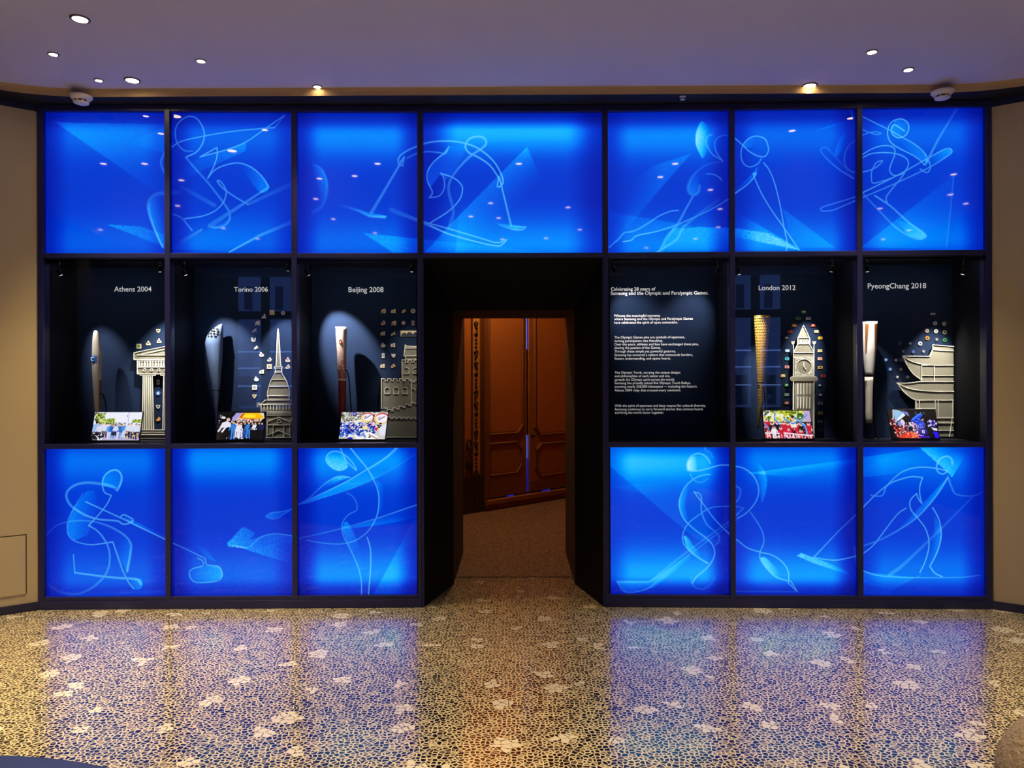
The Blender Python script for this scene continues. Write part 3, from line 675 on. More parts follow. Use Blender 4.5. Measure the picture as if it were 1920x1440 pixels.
# -- bottom second: trailing blade of the figure skater
st('L', [(1840, 503), (1780, 540), (1730, 570), (1690, 575), (1650, 558), (1690, 532), (1760, 525), (1840, 508)], 2.4, .35, 2.2, .4)
fi_('L', [(1650, 560), (1690, 530), (1760, 525), (1840, 505), (1760, 550), (1700, 575)], (1660, 560), .35, (1840, 510), .02)
fi_('L', [(1378, 745), (1490, 630), (1575, 675), (1545, 720), (1640, 690), (1720, 678), (1842, 692), (1842, 738), (1700, 765), (1560, 785), (1380, 772)], (1400, 740), .5, (1600, 660), .2, grain=.7)
st('L', [(1545, 770), (1600, 715), (1660, 688), (1730, 680), (1842, 696)], 2, .5)
fi_('L', [(1390, 755), (1560, 785), (1842, 740), (1812, 888)], (1500, 775), .4, (1800, 850), .1, grain=.7)
# -- bottom third: figure skater
st('M', [(488, 238), (460, 262), (410, 270), (355, 245), (315, 200), (313, 160), (345, 122), (400, 115), (450, 135), (500, 175), (540, 225), (560, 270), (520, 235), (480, 195), (455, 150), (430, 90)], 2, .85)
fi_('M', [(313, 160), (345, 122), (400, 116), (450, 140), (480, 200), (488, 238), (450, 265), (410, 270), (355, 245), (315, 200)], (400, 250), .5, (420, 130), .1, True, .5)
st('M', [(505, 80), (570, 160), (640, 245), (700, 345), (738, 450), (742, 560), (720, 660), (670, 750), (600, 815), (520, 855), (430, 872), (330, 870), (240, 858), (155, 840)], 2.2, .95, 2, .45)
st('M', [(890, 82), (800, 165), (650, 260), (480, 360), (330, 435), (200, 495), (85, 552)], 2, .95, 2.2, .5)
st('M', [(908, 82), (820, 160), (665, 262)], 1.4, .6)
st('M', [(1040, 140), (880, 245), (700, 345), (520, 420), (300, 490), (130, 545)], 2, .15, 2, .4)
fi_('M', [(1040, 140), (880, 245), (700, 345), (520, 420), (300, 490), (100, 550), (330, 435), (480, 360), (650, 260), (900, 95)], (600, 380), .4, (600, 270), .05)
st('M', [(508, 328), (450, 318), (390, 325), (320, 365), (250, 425), (180, 490), (110, 540)], 2, .8, 1.8, .4)
fi_('M', [(508, 328), (450, 318), (390, 325), (320, 365), (250, 430), (340, 400), (440, 350)], (380, 340), .4, (380, 400), .0, grain=.6)
st('M', [(480, 455), (530, 485), (560, 540), (560, 595), (500, 630), (455, 680), (440, 740), (455, 810), (490, 880), (540, 980), (580, 1080), (600, 1180), (602, 1290)], 1.8, .5, 2, .85)
st('M', [(648, 818), (672, 900), (678, 1000), (672, 1120), (658, 1290)], 2, .95)
st('M', [(1064, 548), (900, 605), (720, 665), (480, 735), (280, 785), (85, 828)], 2, .75, 2.4, .3)
fi_('M', [(1064, 548), (1064, 645), (900, 690), (720, 722), (480, 748), (720, 668)], (800, 710), .3, (800, 640), .05)
fi_('M', [(440, 740), (480, 690), (560, 830), (600, 1000), (602, 1180), (540, 980), (490, 880)], (445, 760), .4, (600, 900), .02, True, .4)
fi_('M', [(1050, 635), (1066, 640), (1066, 1285), (700, 1285)], (880, 960), .2, (1060, 1000), 0)
fi_('M', [(720, 345), (780, 400), (778, 560), (720, 680), (742, 560), (738, 450)], (740, 500), .2, (790, 500), .02)
# -- bottom fourth / fifth: hockey players
st('R', [(797, 185), (775, 145), (735, 118), (690, 118), (650, 145), (632, 190), (640, 234), (700, 237), (780, 220), (860, 198), (930, 196), (970, 202), (1040, 222), (1100, 270), (1135, 340), (1135, 410), (1105, 475), (1050, 535), (990, 572)], 2.8, .7, 2, .8)
fi_('R', [(637, 232), (632, 180), (660, 140), (700, 125), (705, 237)], (640, 200), .75, (710, 190), .02)
st('R', [(797, 262), (740, 268), (680, 295), (620, 350), (582, 430), (580, 500), (610, 575), (680, 645), (760, 705), (810, 755), (828, 810), (815, 865), (770, 925), (700, 985), (670, 1030)], 2.2, .7, 2.4, .8)
fi_('R', [(680, 295), (620, 350), (582, 430), (580, 500), (610, 575), (650, 610), (620, 480), (650, 370)], (580, 470), .45, (650, 470), 0, True)
st('R', [(655, 258), (680, 300), (730, 318), (785, 290)], 2, .6, 2, .3)
st('R', [(682, 385), (720, 398), (735, 430), (735, 520), (770, 610), (830, 665), (858, 695), (855, 740), (825, 762)], 2, .9, 2.4, .35)
ln('R', [(682, 385), (740, 460)], 2, .9); st('R', [(740, 460), (830, 580), (935, 685), (1000, 735), (1060, 780), (1150, 810), (1230, 830), (1300, 875), (1345, 940), (1352, 1015)], 1.9, .75, 2, .95)
st('R', [(1352, 1015), (1260, 985), (1190, 920), (1150, 860), (1150, 810), (1175, 740), (1165, 670), (1130, 600), (1078, 525)], 2, .9, 2, .6)
fi_('R', [(1150, 850), (1190, 920), (1260, 985), (1345, 1012), (1270, 930), (1190, 850)], (1170, 920), .6, (1280, 900), 0, True)
ln('R', [(1345, 1025), (1355, 1012), (1368, 1018), (1412, 1090), (1345, 1025)], 1.6, .9); ln('R', [(980, 1087), (1412, 1090)], 2, .3)
st('R', [(1035, 500), (975, 488), (890, 487), (800, 498), (720, 545), (640, 610), (605, 680), (605, 740), (640, 790), (700, 840), (780, 890)], 2, .4, 2.4, .9)
fi_('R', [(605, 700), (640, 790), (700, 840), (780, 890), (785, 870), (700, 790), (630, 700)], (620, 770), .6, (740, 780), .0, True)
ln('R', [(1035, 500), (975, 550)], 2, .5)
st('R', [(1000, 540), (935, 590), (700, 760), (540, 880), (450, 955), (370, 1015), (280, 1020), (140, 1018)], 2.4, .3, 5, .4)
st('R', [(1010, 560), (700, 790), (460, 980), (370, 1060), (280, 1090), (190, 1088), (140, 1020)], 2.4, .25, 2.6, .5)
fi_('R', [(140, 1018), (370, 1015), (460, 955), (640, 825), (660, 850), (400, 1060), (280, 1090), (190, 1088)], (200, 1080), .3, (600, 860), .1)
fi_('R', [(80, 195), (600, 640), (700, 720), (940, 780), (940, 65), (80, 65)], (330, 420), .18, (700, 200), .06)
fi_('R', [(80, 345), (760, 300), (700, 360), (330, 400)], (300, 350), .06, (500, 400), 0)
st('R', [(760, 70), (765, 90), (800, 110), (815, 145)], 2.6, .4, 2, .3)
st('R', [(660, 985), (680, 1050), (740, 1070), (800, 1040), (830, 985)], 3, .3, 4, .15)
fi_('R', [(1120, 170), (1170, 220), (1197, 300), (1190, 380), (1160, 460), (1145, 340)], (1190, 300), .35, (1120, 300), 0, True)
fi_('R', [(1060, 252), (1835, 150), (1835, 330)], (1400, 200), .28, (1420, 290), 0)
st('R', [(975, 340), (1010, 370), (1000, 430), (975, 460)], 3, .4)
st('R', [(1815, 770), (1818, 840), (1835, 915)], 3, .25)
# -- bottom right: speed skater
ln('S', [(550, 628), (400, 770), (200, 982)], 1.8, .5, 2, .9)
st('S', [(200, 982), (300, 1000), (400, 1003), (550, 970), (610, 945), (690, 880), (760, 790), (850, 670), (900, 615), (955, 580)], 2, .85)
st('S', [(598, 578), (700, 475), (820, 380), (920, 340), (1000, 322), (1090, 328)], 2, .9)
st('S', [(1090, 328), (1068, 400), (1068, 470), (1085, 543)], 2, .95); st('S', [(1085, 543), (1055, 500), (1042, 460)], 2, .95)
st('S', [(1042, 460), (1000, 500), (985, 545), (1000, 600), (1050, 660), (1110, 740), (1140, 830), (1138, 920), (1110, 1020), (1068, 1105)], 2, .95)
st('S', [(665, 475), (730, 482), (768, 468), (790, 410), (840, 350), (920, 285), (1010, 252), (1120, 245), (1220, 258), (1298, 278)], 2.6, .5, 2, .95)
st('S', [(1298, 278), (1255, 300), (1215, 280), (1205, 235), (1230, 180), (1285, 155), (1325, 175), (1335, 220)], 2, .95, 3.4, .7)
st('S', [(1298, 325), (1240, 425), (1150, 545), (1040, 660), (900, 755), (750, 835), (605, 888)], 2.4, .85, 3, .4)
fi_('S', [(1300, 320), (1240, 425), (1150, 545), (1040, 660), (860, 780), (1000, 640), (1150, 480)], (1180, 500), .4, (1100, 440), 0)
st('S', [(1298, 325), (1325, 400), (1360, 462), (1450, 480), (1530, 472), (1575, 450)], 3.4, .6, 2.4, .2)
st('S', [(1172, 575), (1215, 650), (1240, 740), (1240, 830), (1210, 940), (1150, 1055)], 2.2, .95)
st('S', [(1150, 1055), (1190, 1110), (1250, 1140)], 2.2, .95)
st('S', [(560, 1060), (600, 1088), (700, 1125), (850, 1142), (1100, 1148), (1400, 1145), (1560, 1128)], 2.2, .8, 2, .4)
ln('S', [(1500, 485), (1250, 740), (1000, 980), (900, 1070), (820, 1125)], 3, .2, 7, .4)
fi_('S', [(1050, 70), (1300, 290), (1330, 330), (1490, 70)], (1180, 190), .5, (1310, 40), 0)
fi_('S', [(60, 970), (95, 945), (300, 1020), (480, 1100), (490, 1128), (200, 1030)], (80, 960), .55, (490, 1120), .1, grain=.6)
fi_('S', [(1190, 640), (1240, 740), (1240, 830), (1210, 940), (1140, 1060), (1150, 930), (1180, 760)], (1240, 800), .4, (1160, 800), .02, grain=.5)
fi_('S', [(596, 162), (1200, 78), (1490, 70), (1490, 230), (596, 330)], (900, 120), .25, (1000, 300), .0)
fi_('S', [(600, 1095), (1050, 1150), (1100, 1110), (770, 1290), (880, 1285), (600, 1180)], (800, 1140), .2, (800, 1285), .05)
fi_('S', [(600, 1170), (850, 1285), (600, 1285)], (600, 1285), .12, (800, 1240), .05)

RAMP_X = np.array([-.3, 0, .35, .6, .85, 1.0, 1.3, 1.8])
RAMP_C = np.array([(0, 14, 140), (0, 28, 176), (0, 62, 217), (0, 102, 240), (0, 146, 255), (16, 176, 255), (90, 215, 255), (180, 242, 255)], float) / 255
def smooth(x, a, b):
    t = np.clip((x - a) / (b - a), 0, 1); return t * t * (3 - 2 * t)
def inside(poly, X, Y):
    r = np.zeros(X.shape, bool); n = len(poly); j = n - 1
    for i in range(n):
        xi_, yi_ = poly[i]; xj, yj = poly[j]
        c = ((yi_ > Y) != (yj > Y)) & (X < (xj - xi_) * (Y - yi_) / (yj - yi_ + 1e-12) + xi_); r ^= c; j = i
    return r
def paint(PX, PY, sN, vN, gp):
    gt, vt, gb, vb, eL, eR, topdark, botdark, base = gp
    edge = smooth(sN, 0, .2) * smooth(1 - sN, 0, .2)
    b = np.full(PX.shape, base)
    b += gt * np.exp(-((vN - vt) / np.where(vN < vt, .09, .16)) ** 2) * (.25 + .75 * edge)
    b += gb * np.exp(-((vN - vb) / np.where(vN > vb, .09, .18)) ** 2) * (.25 + .75 * edge)
    b -= eL * (1 - smooth(sN, 0, .22)) + eR * (1 - smooth(1 - sN, 0, .22))
    b -= topdark * (1 - smooth(vN, .03, .13)) + botdark * (1 - smooth(1 - vN, .02, .12))
    x0, x1, y0, y1 = PX.min(), PX.max(), PY.min(), PY.max()
    noise = rng.random(PX.shape)
    for poly, p0, a0, p1, a1, grain in FILLS:
        if poly[:, 0].max() < x0 or poly[:, 0].min() > x1 or poly[:, 1].max() < y0 or poly[:, 1].min() > y1: continue
        m = np.zeros(PX.shape)
        for ox, oy in ((-.25, -.25), (.25, .25), (.25, -.25), (-.25, .25)): m += inside(poly, PX + ox * 1.6, PY + oy * 1.6) * .25
        d = p1 - p0; t = np.clip(((PX - p0[0]) * d[0] + (PY - p0[1]) * d[1]) / (d @ d), 0, 1)
        a = (a0 + (a1 - a0) * t) * m
        b += a * (1 - grain + grain * 2 * noise) * 1.0
    col = np.stack([np.interp(b, RAMP_X, RAMP_C[:, k]) for k in range(3)], -1)
    al = np.zeros(PX.shape)
    for pts, w0, a0, w1, a1 in STROKES:
        mx_ = max(w0, w1) + 1
        if pts[:, 0].max() + mx_ < x0 or pts[:, 0].min() - mx_ > x1 or pts[:, 1].max() + mx_ < y0 or pts[:, 1].min() - mx_ > y1: continue
        # densify, then splat each sample on its neighbourhood
        seg = np.linalg.norm(np.diff(pts, axis=0), axis=1); cum = np.r_[0, np.cumsum(seg)]; tot = cum[-1]
        q = np.linspace(0, tot, max(2, int(tot / .45))); xs_ = np.interp(q, cum, pts[:, 0]); ys_ = np.interp(q, cum, pts[:, 1]); tt = q / tot
        ny, nx = PX.shape; sx = (x1 - x0) / (nx - 1); sy = (y1 - y0) / (ny - 1)
        for x, y, t in zip(xs_, ys_, tt):
            wd = (w0 + (w1 - w0) * t) * .5; a = a0 + (a1 - a0) * t; R = wd + 1.0
            i0, i1 = int((x - R - x0) / sx) - 1, int((x + R - x0) / sx) + 3; j0, j1 = int((y - R - y0) / sy) - 1, int((y + R - y0) / sy) + 3
            i0, j0 = max(i0, 0), max(j0, 0); i1, j1 = min(i1, nx), min(j1, ny)
            if i0 >= i1 or j0 >= j1: continue
            dd_ = np.hypot(PX[j0:j1, i0:i1] - x, PY[j0:j1, i0:i1] - y)
            v = np.clip(wd + .5 - dd_, 0, 1) * a
            np.maximum(al[j0:j1, i0:i1], v, out=al[j0:j1, i0:i1])
    lc = np.array([112, 214, 255]) / 255.0
    al = al[..., None] * (.55 + .45 * np.clip(b, 0, 1))[..., None]
    return col * (1 - al) + lc * al

def grid_obj(name, pts, cols, attr, m, parent=None, origin=None):
    ny, nx = pts.shape[:2]; V = pts.reshape(-1, 3)
    if origin is None: origin = V.min(0) * [0, 0, 1] + V.mean(0) * [1, 1, 0]
    me = bpy.data.meshes.new(name)
    idx = np.arange(ny * nx).reshape(ny, nx)
    q = np.stack([idx[1:, :-1], idx[1:, 1:], idx[:-1, 1:], idx[:-1, :-1]], -1).reshape(-1, 4)
    me.vertices.add(len(V)); me.vertices.foreach_set('co', (V - origin).astype(np.float32).ravel())
    me.loops.add(q.size); me.loops.foreach_set('vertex_index', q.ravel().astype(np.int32))
    me.polygons.add(len(q)); me.polygons.foreach_set('loop_start', (np.arange(len(q)) * 4).astype(np.int32))
    me.update(calc_edges=True)
    at = me.attributes.new(attr, 'FLOAT_COLOR', 'POINT')
    rg = np.ones((len(V), 4), np.float32); rg[:, :3] = lin(np.clip(cols.reshape(-1, 3), 0, 1)); at.data.foreach_set('color', rg.ravel())
    me.materials.append(m)
    o = bpy.data.objects.new(name, me); C.objects.link(o); place(o, origin, parent); return o

# (bank, u0, u1, row, glow params, label)
def gp(gt=.3, vt=.14, gb=.15, vb=.9, eL=.2, eR=.2, top=.25, bot=.0, base=.3): return (gt, vt, gb, vb, eL, eR, top, bot, base)
T, Bo = 'top', 'bottom'
PANELS = [
 (BL, UL[0], UL[1], T, gp(.28, .16, .22, .93, .3, .1), 'blue backlit panel at the top left corner with a long pale diagonal beam'),
 (BL, UL[1], UL[2], T, gp(.28, .16, .25, .92, .3, .15), 'blue backlit panel with line drawn hockey player above the case titled Torino 2006'),
 (BL, UL[2], UL[3], T, gp(.5, .16, .3, .93, .3, .3), 'blue backlit panel above the case titled Beijing 2008, with a ski pole and faint arc'),
 (BC, cu0, cu1, T, gp(.72, .13, .42, .93, .32, .3, .4), 'wide blue backlit panel with line drawn cross country skier above the doorway'),
 (BR, UR[0], UR[1], T, gp(.5, .17, .45, .95, .15, .35), 'blue backlit panel above the white text case, with a curler sweeping'),
 (BR, UR[1], UR[2], T, gp(.3, .17, .4, .95, .2, .35), 'blue backlit panel with a round line drawn head above the case titled London 2012'),
 (BR, UR[2], UR[3], T, gp(.28, .17, .35, .92, .1, .3), 'blue backlit panel at the top right corner with a line drawn ski jumper'),
 (BL, UL[0], UL[1], Bo, gp(.35, .08, .26, .88, .3, .2, 0, .12), 'blue backlit panel at the bottom left corner with a line drawn wheelchair curler'),
 (BL, UL[1], UL[2], Bo, gp(.52, .07, .3, .87, .35, .2, 0, .15, .28), 'blue backlit panel with a curling stone drawing under the case titled Torino 2006'),
 (BL, UL[2], UL[3], Bo, gp(.52, .09, .55, .87, .4, .3, 0, .25), 'blue backlit panel with a line drawn figure skater left of the doorway'),
 (BR, UR[0], UR[1], Bo, gp(.62, .1, .62, .87, .05, .5, 0, .35, .34), 'blue backlit panel with a hockey player and stick right of the doorway'),
 (BR, UR[1], UR[2], Bo, gp(.45, .09, .6, .87, .1, .45, 0, .3), 'blue backlit panel under the case titled London 2012, with crossing skate lines'),
 (BR, UR[2], UR[3], Bo, gp(.35, .1, .38, .86, .1, .35, 0, .18), 'blue backlit panel at the bottom right corner with a line drawn speed skater')]
PT = 0.022
for bk, u0, u1, row, g_, lab in PANELS:
    if bk is BC: a, b = u0, u1
    else:
        a, b = u0 + hw, u1 - hw
        if u1 is UL[3]: b = u1 - 5.2 / S
        if u0 is UR[0]: a = u0 + 5 / S
    z0, z1 = (Z_P1B, Z_P1T) if row == T else (Z_P2B, Z_P2T)
    nx = int((b - a) * S * 1.08); ny = int((z1 - z0) * S * 1.08)
    uu, zz = np.meshgrid(np.linspace(a, b, nx), np.linspace(z1, z0, ny))
    px, py = bk.project(uu, PT, zz); px, py = px.reshape(uu.shape), py.reshape(uu.shape)
    sN = (uu - a) / (b - a); vN = (z1 - zz) / (z1 - z0)
    cols = paint(px, py, sN, vN, g_)
    pts = bk.o + uu[..., None] * bk.u + PT * bk.n + zz[..., None] * DZ
    root = thing('backlit_panel', lab, 'light panel', bk.w((a + b) / 2, PT, z0), 'backlit blue panels of the display wall')
    grid_obj('printed_face', pts, cols, 'art', M['panel'], root)
    cs = MB(); cs.box((a, PT + .001, z0), (b, ft1, z1), bk); build('light_box', cs, M['case_side'], root)

# ------------------------------------------------------------------ showcases
TB = 0.38     # depth of the case backs
NF = Z_NB     # case floor
def text_into(mb, s, bk, px0, px1, pybase, t, bold=False):
    cu = bpy.data.curves.new('tmp', 'FONT'); cu.body = s; cu.size = 1.0; cu.resolution_u = 3
    cu.offset = 0.012 if bold else 0.004
    ob = bpy.data.objects.new('tmp', cu); C.objects.link(ob)
    dg = bpy.context.evaluated_depsgraph_get(); me = bpy.data.meshes.new_from_object(ob.evaluated_get(dg))
    V = np.array([v.co[:] for v in me.vertices]); fs = [list(p.vertices) for p in me.polygons]
    bpy.data.objects.remove(ob); bpy.data.curves.remove(cu); bpy.data.meshes.remove(me)
    u0, z0 = bk.at(px0, pybase, t); u1, z1 = bk.at(px1, pybase, t)
    k = (u1 - u0) / (V[:, 0].max() - V[:, 0].min()); x = (V[:, 0] - V[:, 0].min()) * k
    slope = (z1 - z0) / (u1 - u0) * .0
    mb.add([bk.w(u0 + a, t, z0 + b * k) for a, b in zip(x, V[:, 1])], fs)

CASES = [
 (BL, 0, 1, 'leftmost glass case titled Athens 2004, with slim torch and temple cutout'),
 (BL, 1, 2, 'glass case titled Torino 2006, with blue curved torch and domed tower cutout'),
 (BL, 2, 3, 'glass case titled Beijing 2008, with red torch, left of the doorway'),
 (BR, 0, 1, 'glass case of white text paragraphs, right of the doorway'),
 (BR, 1, 2, 'glass case titled London 2012, with gold torch and clock tower cutout'),
 (BR, 2, 3, 'rightmost glass case titled PyeongChang 2018, with white torch and palace gate cutout')]
TITLES = [('Athens 2004', 214, 284, 546.6), ('Torino 2006', 438.8, 502.3, 546.8), ('Beijing 2008', 653.5, 719, 547.6), None, ('London 2012', 1422.6, 1491.5, 544), ('PyeongChang 2018', 1627, 1736.5, 541)]
PARAS = [[('Celebrating 28 years of', 60, 385, 292), ('Samsung and the Olympic and Paralympic Games.', 58, 772, 323)],
 [('Witness the meaningful moments', 82, 420, 483), ('where Samsung and the Olympic and Paralympic Games', 84, 658, 507), ('have celebrated the spirit of open connection.', 85, 548, 533)],
 [('The Olympic Games pins are symbols of openness,', 85, 600, 641), ('turning participation into friendship.', 86, 440, 667), ('Over the years, athletes and fans have exchanged these pins,', 85, 700, 692),
  ('sharing the passion of the Games.', 86, 425, 717), ('Through these simple yet powerful gestures,', 86, 533, 743), ('Samsung has nurtured a culture that transcends borders,', 86, 658, 769), ('fosters understanding, and opens hearts.', 86, 497, 795)],
 [('The Olympic Torch, carrying the unique designs', 87, 567, 898), ('and philosophies of each nation and era,', 87, 492, 923), ('spreads the Olympic spirit across the world.', 87, 525, 949),
  ('Samsung has proudly joined five Olympic Torch Relays,', 87, 642, 974), ('covering nearly 250,000 kilometers \u2014 including the historic', 87, 688, 1000), ('Athens 2004 relay that crossed every continent.', 87, 570, 1027)],
 [('With the spirit of openness and deep respect for cultural diversity,', 88, 752, 1139), ('Samsung continues to carry forward stories that connect hearts', 89, 732, 1165), ('and bring the world closer together.', 89, 446, 1190)]]
CASE_U = []
for ci, (bk, i, j, lab) in enumerate(CASES):
    U = UL if bk is BL else UR
    a = U[i] + hw; b = U[j] - hw
    if bk is BL and j == 3: b = U[3] - 5.2 / S
    if bk is BR and i == 0: a = U[0] + 5 / S
    CASE_U.append((bk, a, b))
    z0, z1 = Z_NB, Z_NT
    root = thing('showcase', lab, 'display case', bk.w((a + b) / 2, 0, z0), 'glass cases in the middle row')
    th_ = .006
    q = MB(); q.box((a - th_, TB, z0 - .01), (b + th_, TB + .02, z1 + .01), bk); back = build('back_panel', q, M['case'], root)
    for u in (a - th_, b):
        q = MB(); q.box((u, ft1, z0), (u + th_, TB, z1), bk); build('side_panel', q, M['case_side'], root)
    q = MB(); q.box((a - th_, ft1, z0 - .012), (b + th_, TB, z0), bk); build('shelf', q, M['case_side'], root)
    q = MB(); q.box((a - th_, ft1, z1), (b + th_, TB, z1 + .012), bk); build('top_panel', q, M['case_side'], root)
    q = MB(); q.box((a, .004, z0), (b, .010, z1), bk); build('glass_pane', q, M['glass'], root)
    if TITLES[ci]:
        s, x0, x1, y0 = TITLES[ci]; q = MB(); text_into(q, s, bk, x0, x1, y0, TB - .003); build('title_lettering', q, M['white_glow_letter'], back)
    else:
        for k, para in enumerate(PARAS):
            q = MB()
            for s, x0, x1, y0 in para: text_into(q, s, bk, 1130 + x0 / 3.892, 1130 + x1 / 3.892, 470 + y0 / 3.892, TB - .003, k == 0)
            build('paragraph_lettering', q, M['white_glow_letter'], back)
    # slim strip with an added fill light under the front of the case top
    q = MB(); q.box((a + .05, .066, z1 - .012), (b - .05, .09, z1 - .001), bk); ls = build('added_fill_strip', q, M['black_metal'], root)
    ld = bpy.data.lights.new('added_fill_light', 'AREA'); ld.shape = 'RECTANGLE'; ld.size = b - a - .1; ld.size_y = .015; ld.energy = CASE_FILL_W; ld.color = (1, .98, .94)
    lo = bpy.data.objects.new('added_fill_light', ld); C.objects.link(lo)
    p = bk.w((a + b) / 2, .08, z1 - .014); place(lo, p, root)
    d = Vector(bk.w((a + b) / 2, TB, z0 + .25) - p); lo.rotation_euler = d.to_track_quat('-Z', 'Y').to_euler()

def case_spot(ci, px, py, t, aim_px, aim_py, aim_t, watts, size, blend, label, col=(1, .96, .9)):
    bk = CASES[ci][0]; p = bk.P(px, py, t); q = bk.P(aim_px, aim_py, aim_t); d = (q - p) / np.linalg.norm(q - p)
    top = np.array([p[0], p[1], Z_NT])
    r = thing('case_spotlight', label, 'spotlight', top, 'small spotlights inside the glass cases')
    mb = MB(); mb.tube([top, p - d * .012], .003, 8); mb.lathe(top - DZ * .004, DZ, [(.010, 0), (.010, .004)], 14); build('stem', mb, M['matte_black'], r)
    mb = MB(); mb.lathe(p, d, [(.008, -.026), (.012, -.022), (.013, .010), (.0125, .0142)], 16); build('lamp_head', mb, M['matte_black'], r)
    mb = MB(); mb.lathe(p + d * .0145, d, [(.010, 0), (.010, .001)], 14); build('lens', mb, M['case_lens'], r)
    ld = bpy.data.lights.new('bulb', 'SPOT'); ld.energy = watts; ld.spot_size = math.radians(size); ld.spot_blend = blend; ld.shadow_soft_size = .008; ld.color = col
    lo = bpy.data.objects.new('bulb', ld); C.objects.link(lo); place(lo, p + d * .02, r); lo.rotation_euler = Vector(d).to_track_quat('-Z', 'Y').to_euler()
W_ = CASE_SPOT_W
case_spot(0, 112, 512, .08, 205, 690, TB, W_ * .36, 36, .9, 'small spotlight at the top left of the Athens 2004 case')
case_spot(0, 300, 505, .08, 303, 715, TB, W_ * .95, 46, .9, 'small spotlight at the top right of the Athens 2004 case', (1, .95, .82))
case_spot(1, 346, 512, .08, 440, 670, TB, W_ * .8, 40, .8, 'small spotlight at the top left of the Torino 2006 case')
case_spot(1, 540, 503, .08, 527, 660, TB, W_ * .5, 32, .6, 'small spotlight at the top right of the Torino 2006 case')
case_spot(2, 577, 512, .08, 648, 645, TB, W_ * .95, 42, .65, 'small spotlight at the top left of the Beijing 2008 case')
case_spot(2, 772, 505, .08, 762, 720, TB, W_ * .16, 42, .9, 'small spotlight at the top right of the Beijing 2008 case', (1, .93, .8))
case_spot(3, 1152, 505, .10, 1190, 600, TB, W_ * .13, 60, 1, 'small spotlight at the top left of the white text case')
case_spot(3, 1345, 505, .10, 1290, 600, TB, W_ * .12, 60, 1, 'small spotlight at the top right of the white text case')
case_spot(4, 1385, 510, .08, 1428, 660, .25, W_ * 1.1, 30, .9, 'small spotlight at the top left of the London 2012 case', (1, .95, .85))
case_spot(4, 1560, 505, .08, 1506, 665, TB, W_ * .65, 32, 1, 'small spotlight at the top right of the London 2012 case', (1, .94, .82))
case_spot(5, 1626, 505, .08, 1645, 680, .25, W_ * .5, 38, .9, 'small spotlight at the top left of the PyeongChang 2018 case')
case_spot(5, 1806, 510, .10, 1738, 735, TB, W_ * .95, 42, 1, 'small spotlight at the top right of the PyeongChang 2018 case', (1, .95, .82))

# ------------------------------------------------------------------ torches
def loft(mb, bk, prof, t, depth=1.0, n=28, arc=None, lift=0.0, a0=0, a1=2 * math.pi):
    rings = []
    for y, xl, xr in prof:
        ua, z = bk.at(xl, y, t); ub, _ = bk.at(xr, y, t); c = (ua + ub) / 2; r = (ub - ua) / 2 + lift
        full = arc is None; m = n
        ang = np.linspace(0, 2 * math.pi, n, endpoint=False) if full else np.linspace(arc[0], arc[1], n)
        rings.append([bk.w(c + r * math.cos(a), t + r * depth * math.sin(a), z) for a in ang])
    vs = [p for r in rings for p in r]
    if arc is None:
        fs = [[i * n + k, i * n + (k + 1) % n, (i + 1) * n + (k + 1) % n, (i + 1) * n + k] for i in range(len(prof) - 1) for k in range(n)]
        fs += [list(range(n)), [(len(prof) - 1) * n + k for k in range(n - 1, -1, -1)]]
    else:
        fs = [[i * n + k, i * n + k + 1, (i + 1) * n + k + 1, (i + 1) * n + k] for i in range(len(prof) - 1) for k in range(n - 1)]
    mb.add(vs, fs, True)
def resample(prof, n=40):
    p = np.array(prof, float); ys = np.linspace(p[0, 0], p[-1, 0], n)
    return [(y, np.interp(y, p[:, 0], p[:, 1]), np.interp(y, p[:, 0], p[:, 2])) for y in ys]
def cprof(c0, k, pr): return [(470 + y / k, c0 + a / k, c0 + b / k) for y, a, b in pr]
TT = .25
K = 3.892
# olive leaf torch
M['ivory_metal'] = mat('ivory_torch_metal', (206, 198, 184), 0.35, 0.35, noise=.03)
M['olive_wood'] = mat('olive_wood', (150, 84, 44), 0.5, noise=.15, nscale=25)
M['emblem_blue'] = mat('emblem_blue', (20, 96, 190), .5); M['emblem_white'] = mat('emblem_white', (240, 240, 240), .5)
pa = resample(cprof(60, K, [(583, 455, 474), (590, 450, 480), (610, 446, 488), (660, 442, 497), (760, 440, 508), (850, 440, 507), (950, 444, 505), (1050, 449, 501), (1150, 455, 498), (1250, 462, 494), (1370, 468, 490)]))
t1 = thing('torch', 'slim ivory leaf shaped torch with blue square emblem, in the Athens 2004 case', 'torch', BL.P(183, 822, TT), 'torches in the glass cases')
q = MB(); loft(q, BL, pa, TT, .8); build('body', q, M['ivory_metal'], t1)
q = MB(); wood = [p for p in pa if p[0] > 712]; loft(q, BL, wood, TT, .8, arc=(-.75, 1.6), lift=.0012); build('wooden_grip', q, M['olive_wood'], t1)
def patch(mb, bk, prof, t, depth, a0, a1, lift, n=10): loft(mb, bk, prof, t, depth, n=n, arc=(a0, a1), lift=lift)
q = MB(); patch(q, BL, [(y_, np.interp(y_, [p[0] for p in pa], [p[1] for p in pa]), np.interp(y_, [p[0] for p in pa], [p[2] for p in pa])) for y_ in np.linspace(667.5, 680, 6)], TT, .8, math.pi * .96, math.pi * 1.62, .0012); em = build('emblem', q, M['emblem_blue'], t1)
q = MB(); q.tube([BL.w(*(lambda uz: (uz[0], TT - .0275, uz[1]))(BL.at(178 + 3 * math.cos(a), 673.5 + 3.4 * math.sin(a), TT))) for a in np.linspace(.6, 5.6, 16)], .0028, 6); build('swirl', q, M['emblem_white'], em)
